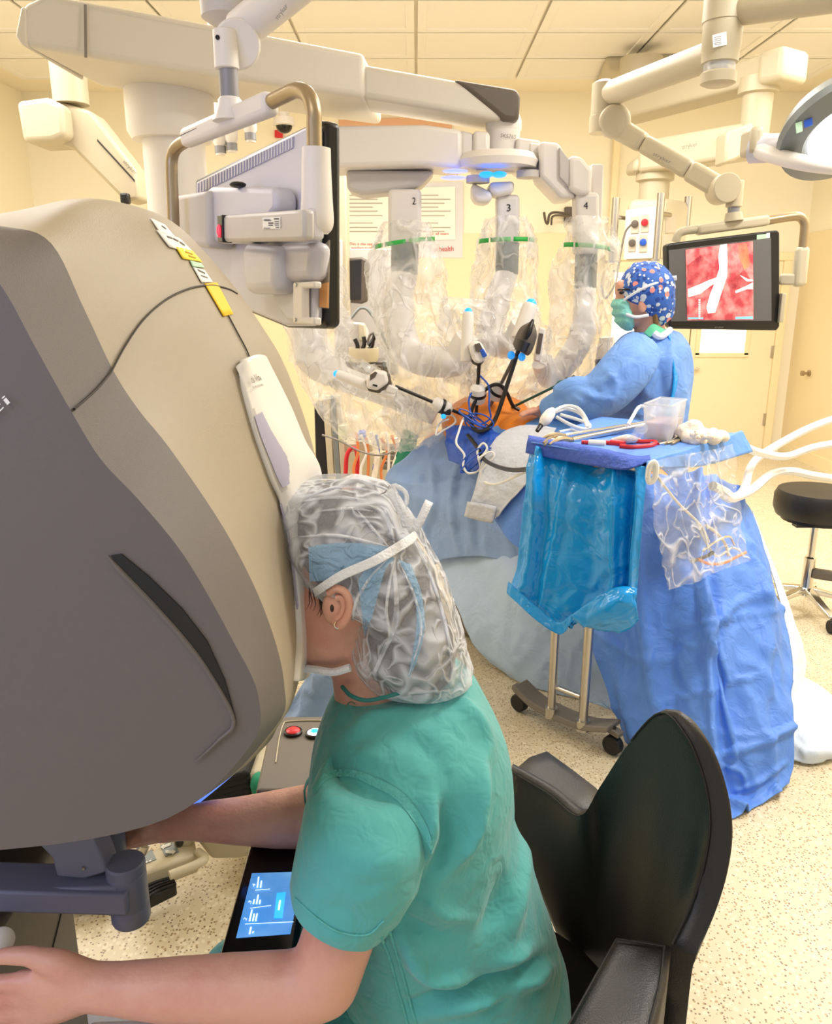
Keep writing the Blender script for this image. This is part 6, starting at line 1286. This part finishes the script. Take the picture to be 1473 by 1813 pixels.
strip([(444, 725), (456, 770), (474, 815), (488, 850), (500, 872)], [(488, 706), (502, 735), (518, 770), (540, 805), (557, 829)], surf(grid_bvh(vg), .0085), 'recess_border', 'grey_plastic', 30, parent=visor)
strip([(451, 737), (463, 775), (479, 815), (491, 845), (501, 864)], [(476, 722), (488, 755), (505, 788), (528, 814), (548, 833)], surf(grid_bvh(vg), .0100), 'viewer_recess', 'visor_pad', 30, parent=visor)
strip([(546, 968), (590, 962), (640, 962), (690, 968)], [(548, 1030), (580, 1026), (630, 1000), (690, 968)], c3, 'blue_cap_panel', 'cap_blue', parent=cap_)
strip([(634, 1026), (650, 1006), (680, 985), (695, 985)], [(645, 1130), (662, 1080), (682, 1010), (700, 990)], c3, 'cap_fold', 'cap_blue', parent=cap_)
strip([(690, 985), (695, 1020), (698, 1060), (692, 1110), (660, 1190)], [(700, 985), (702, 1020), (706, 1060), (702, 1112), (664, 1192)], c3, 'cap_fold', 'cap_net', parent=cap_)
strip([(705, 990), (730, 1040), (738, 1100), (728, 1170), (722, 1196)], [(728, 1000), (746, 1050), (752, 1110), (740, 1165), (724, 1200)], c3, 'cap_fold', 'cap_blue', parent=cap_)
for i, pts in enumerate(([(700, 985), (690, 1030), (684, 1080), (688, 1130), (664, 1195)], [(705, 990), (735, 1060), (745, 1120), (724, 1195)], [(690, 985), (650, 1030), (625, 1090), (640, 1180)], [(735, 955), (770, 1040), (790, 1110), (800, 1180)], [(730, 950), (720, 905), (690, 870), (640, 850)],
                         [(690, 970), (655, 930), (630, 900)], [(700, 968), (690, 930), (680, 900)], [(540, 880), (600, 862), (670, 870)], [(520, 890), (590, 880), (650, 885)], [(530, 950), (600, 948), (690, 968)], [(560, 905), (620, 900), (660, 905)])):
    finish(MB().tube(on(pts, c3, 26), [.0004, .0018, .0018, .0004], 6), 'cap_crease', 'cap_net', cap_)
strip([(546, 1048), (600, 1012), (660, 985), (722, 948), (734, 938)], [(550, 1062), (605, 1028), (668, 1000), (728, 964), (738, 952)], c5, 'mask_strap', 'strap_white', solid=.0012)
finish(MB().tube(VV([(540, 1184, .955), (560, 1186, .945), (590, 1190, .94), (620, 1182, .938)]), .0055, 8, 14), 'mask_strap', 'strap_white', su)
def ribbon(pts, wpx, nm='mask_tie', m='strap_white'):
    P = crom(VV(pts), 16); rr = []
    for i, p in enumerate(P):
        t = (P[min(i + 1, 15)] - P[max(i - 1, 0)]).normalized(); s_ = t.cross((CAM - p).normalized()).normalized() * wpx * .0008 * .5; rr.append([p - s_, p + s_])
    finish(MB().loft(rr, cap=False, closed=False), nm, m, su, solid=.0012)
ribbon([(733, 940, .93), (712, 905, .93), (694, 872, .94), (690, 866, .95)], 16); ribbon([(690, 866, .95), (700, 860, .94), (718, 872, .94), (720, 890, .94), (716, 900, .94), (728, 930, .93)], 7)
ribbon([(733, 940, .93), (744, 922, .93), (756, 896, .94), (760, 888, .95)], 13); ribbon([(698, 862, .94), (706, 890, .93), (728, 935, .93)], 4)
# scrubs
def backfold(b_): return b_
t = MB().blob([(612, 1222, 752, 1206, YC, .075), (590, 1240, 828, 1208, YC, .13), (572, 1280, 868, 1262, YC, .175), (552, 1340, 896, 1330, YC, .195), (548, 1410, 905, 1400, YC, .195), (552, 1480, 910, 1470, YC, .188), (575, 1560, 940, 1548, YC, .182), (595, 1640, 968, 1618, YC, .185), (605, 1710, 985, 1690, YC, .19), (608, 1780, 984, 1765, YC, .195), (590, 1860, 980, 1850, YC, .20), (585, 1960, 975, 1950, YC, .21)], 120, 120, 2.15, .006, 7, 4)
t.blob([(600, 1380, 740, 1400, .86, .07), (570, 1420, 750, 1440, .85, .075), (560, 1460, 750, 1470, .85, .07)], 28, 12)
crease(t, [([(850, 1340), (842, 1400), (826, 1482), (773, 1556)], 13, 0.0304), ([(784, 1410), (802, 1482), (764, 1553)], 14, -0.0342), ([(773, 1405), (762, 1475), (752, 1530)], 9, 0.0228), ([(758, 1585), (780, 1612), (835, 1628)], 8, 0.0171),
    ([(705, 1650), (755, 1720), (835, 1735)], 13, 0.0228), ([(880, 1708), (940, 1674)], 11, 0.0190), ([(724, 1780), (833, 1750), (921, 1726), (972, 1690)], 9, -0.0304), ([(928, 1495), (915, 1580), (900, 1665)], 15, 0.0190), ([(890, 1560), (875, 1620), (850, 1660)], 13, -0.0152),
    ([(730, 1800), (830, 1778), (930, 1750), (975, 1715)], 10, 0.0190), ([(690, 1600), (730, 1640), (800, 1660)], 11, -0.0152), ([(800, 1225), (850, 1280), (872, 1350)], 11, 0.0114), ([(620, 1300), (660, 1270), (720, 1250)], 13, 0.0114), ([(700, 1300), (760, 1330), (800, 1400)], 15, -0.0114), ([(860, 1790), (900, 1760), (960, 1750)], 9, -0.0190), ([(600, 1330), (650, 1335), (690, 1350)], 7, 0.0095)])
scr_ = finish(t, 'scrub_top', 'scrubs', su, voxel=.006, smit=4)
sl_ = MB().blob([(610, 1350, 690, 1372, .92, .03), (574, 1366, 716, 1390, .86, .062), (548, 1420, 754, 1450, .835, .082), (536, 1470, 754, 1500, .825, .082), (528, 1515, 740, 1550, .818, .078), (521, 1555, 708, 1600, .812, .074), (520, 1566, 692, 1622, .810, .072)], 90, 80, 2.1, .004, 10, 8, cap=False)
crease(sl_, [([(640, 1385), (632, 1450), (628, 1553), (640, 1640)], 12, 0.0192), ([(603, 1395), (598, 1500), (592, 1620)], 14, -0.0192), ([(565, 1410), (555, 1500), (548, 1590)], 9, 0.0128), ([(690, 1440), (692, 1520), (670, 1610)], 14, -0.0160), ([(725, 1450), (730, 1510), (712, 1570)], 9, 0.0160),
    ([(612, 1405), (670, 1420), (725, 1450)], 4, 0.0096), ([(615, 1420), (670, 1440), (720, 1462)], 4, -0.0096), ([(620, 1438), (670, 1455), (715, 1470)], 4, 0.0064), ([(650, 1560), (690, 1535), (735, 1515)], 4, -0.0096)])
slv = finish(sl_, 'near_sleeve', 'scrubs', su, solid=.003, angle=180)
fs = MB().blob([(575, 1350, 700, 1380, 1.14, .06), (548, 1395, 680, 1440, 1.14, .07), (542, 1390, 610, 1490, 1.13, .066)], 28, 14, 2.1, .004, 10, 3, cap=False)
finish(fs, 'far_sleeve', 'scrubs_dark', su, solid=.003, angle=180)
def bvs(o_list, off):
    vs, fs_ = [], []
    dg = bpy.context.evaluated_depsgraph_get(); dg.update()
    for o in o_list:
        e = o.evaluated_get(dg); m = e.to_mesh(); k = len(vs); M_ = e.matrix_world
        vs += [M_ @ v.co for v in m.vertices]; fs_ += [tuple(i + k for i in p.vertices) for p in m.polygons]; e.to_mesh_clear()
    return surf(BVHTree.FromPolygons(vs, fs_), off)
bpy.context.view_layer.update()
sf = bvs([scr_, slv], .0015)
def seam(pts, r=.0014, n=30, m='scrubs_seam', nm='seam'): finish(MB().tube(on(pts, sf, n), r, 6), nm, m, scr_)
strip([(552, 1395), (575, 1368), (620, 1362), (668, 1378), (715, 1405), (752, 1455), (768, 1500)], [(556, 1408), (580, 1380), (620, 1376), (660, 1392), (704, 1418), (740, 1466), (760, 1510)], sf, 'shoulder_seam', 'scrubs_seam', 40, parent=scr_)
seam([(522, 1590), (560, 1625), (600, 1650), (650, 1655), (680, 1630)], .0012)
seam([(690, 1650), (706, 1700), (722, 1760), (736, 1813)], .0018); seam([(676, 1660), (692, 1705), (708, 1765), (722, 1813)], .0018)
# collar and neckline
finish(MB().tube(VV([(606, 1216, .95), (622, 1232, .925), (650, 1240, .915), (690, 1232, .912), (720, 1222, .92)]), .0028, 8, 24), 'collar_band', 'scrubs_dark', su)
finish(MB().tube(VV([(612, 1252, .93), (620, 1243, .92), (628, 1246, .915)]), .0012, 6, 10), 'necklace', 'earring', su)
tr = MB()
for hy_, ky_ in ((.90, .93), (1.10, 1.06)):
    tr.caps([(Vector((.08, hy_, .55)), .105), (Vector((-.29, ky_, .50)), .074), (Vector((-.33, ky_, .30)), .066), (Vector((-.345, ky_, .12)), .06)])
tr.ell((.09, 1.0, .56), (.15, .2, .12))
finish(tr, 'scrub_trousers', 'scrubs', su, voxel=.011, smit=6)
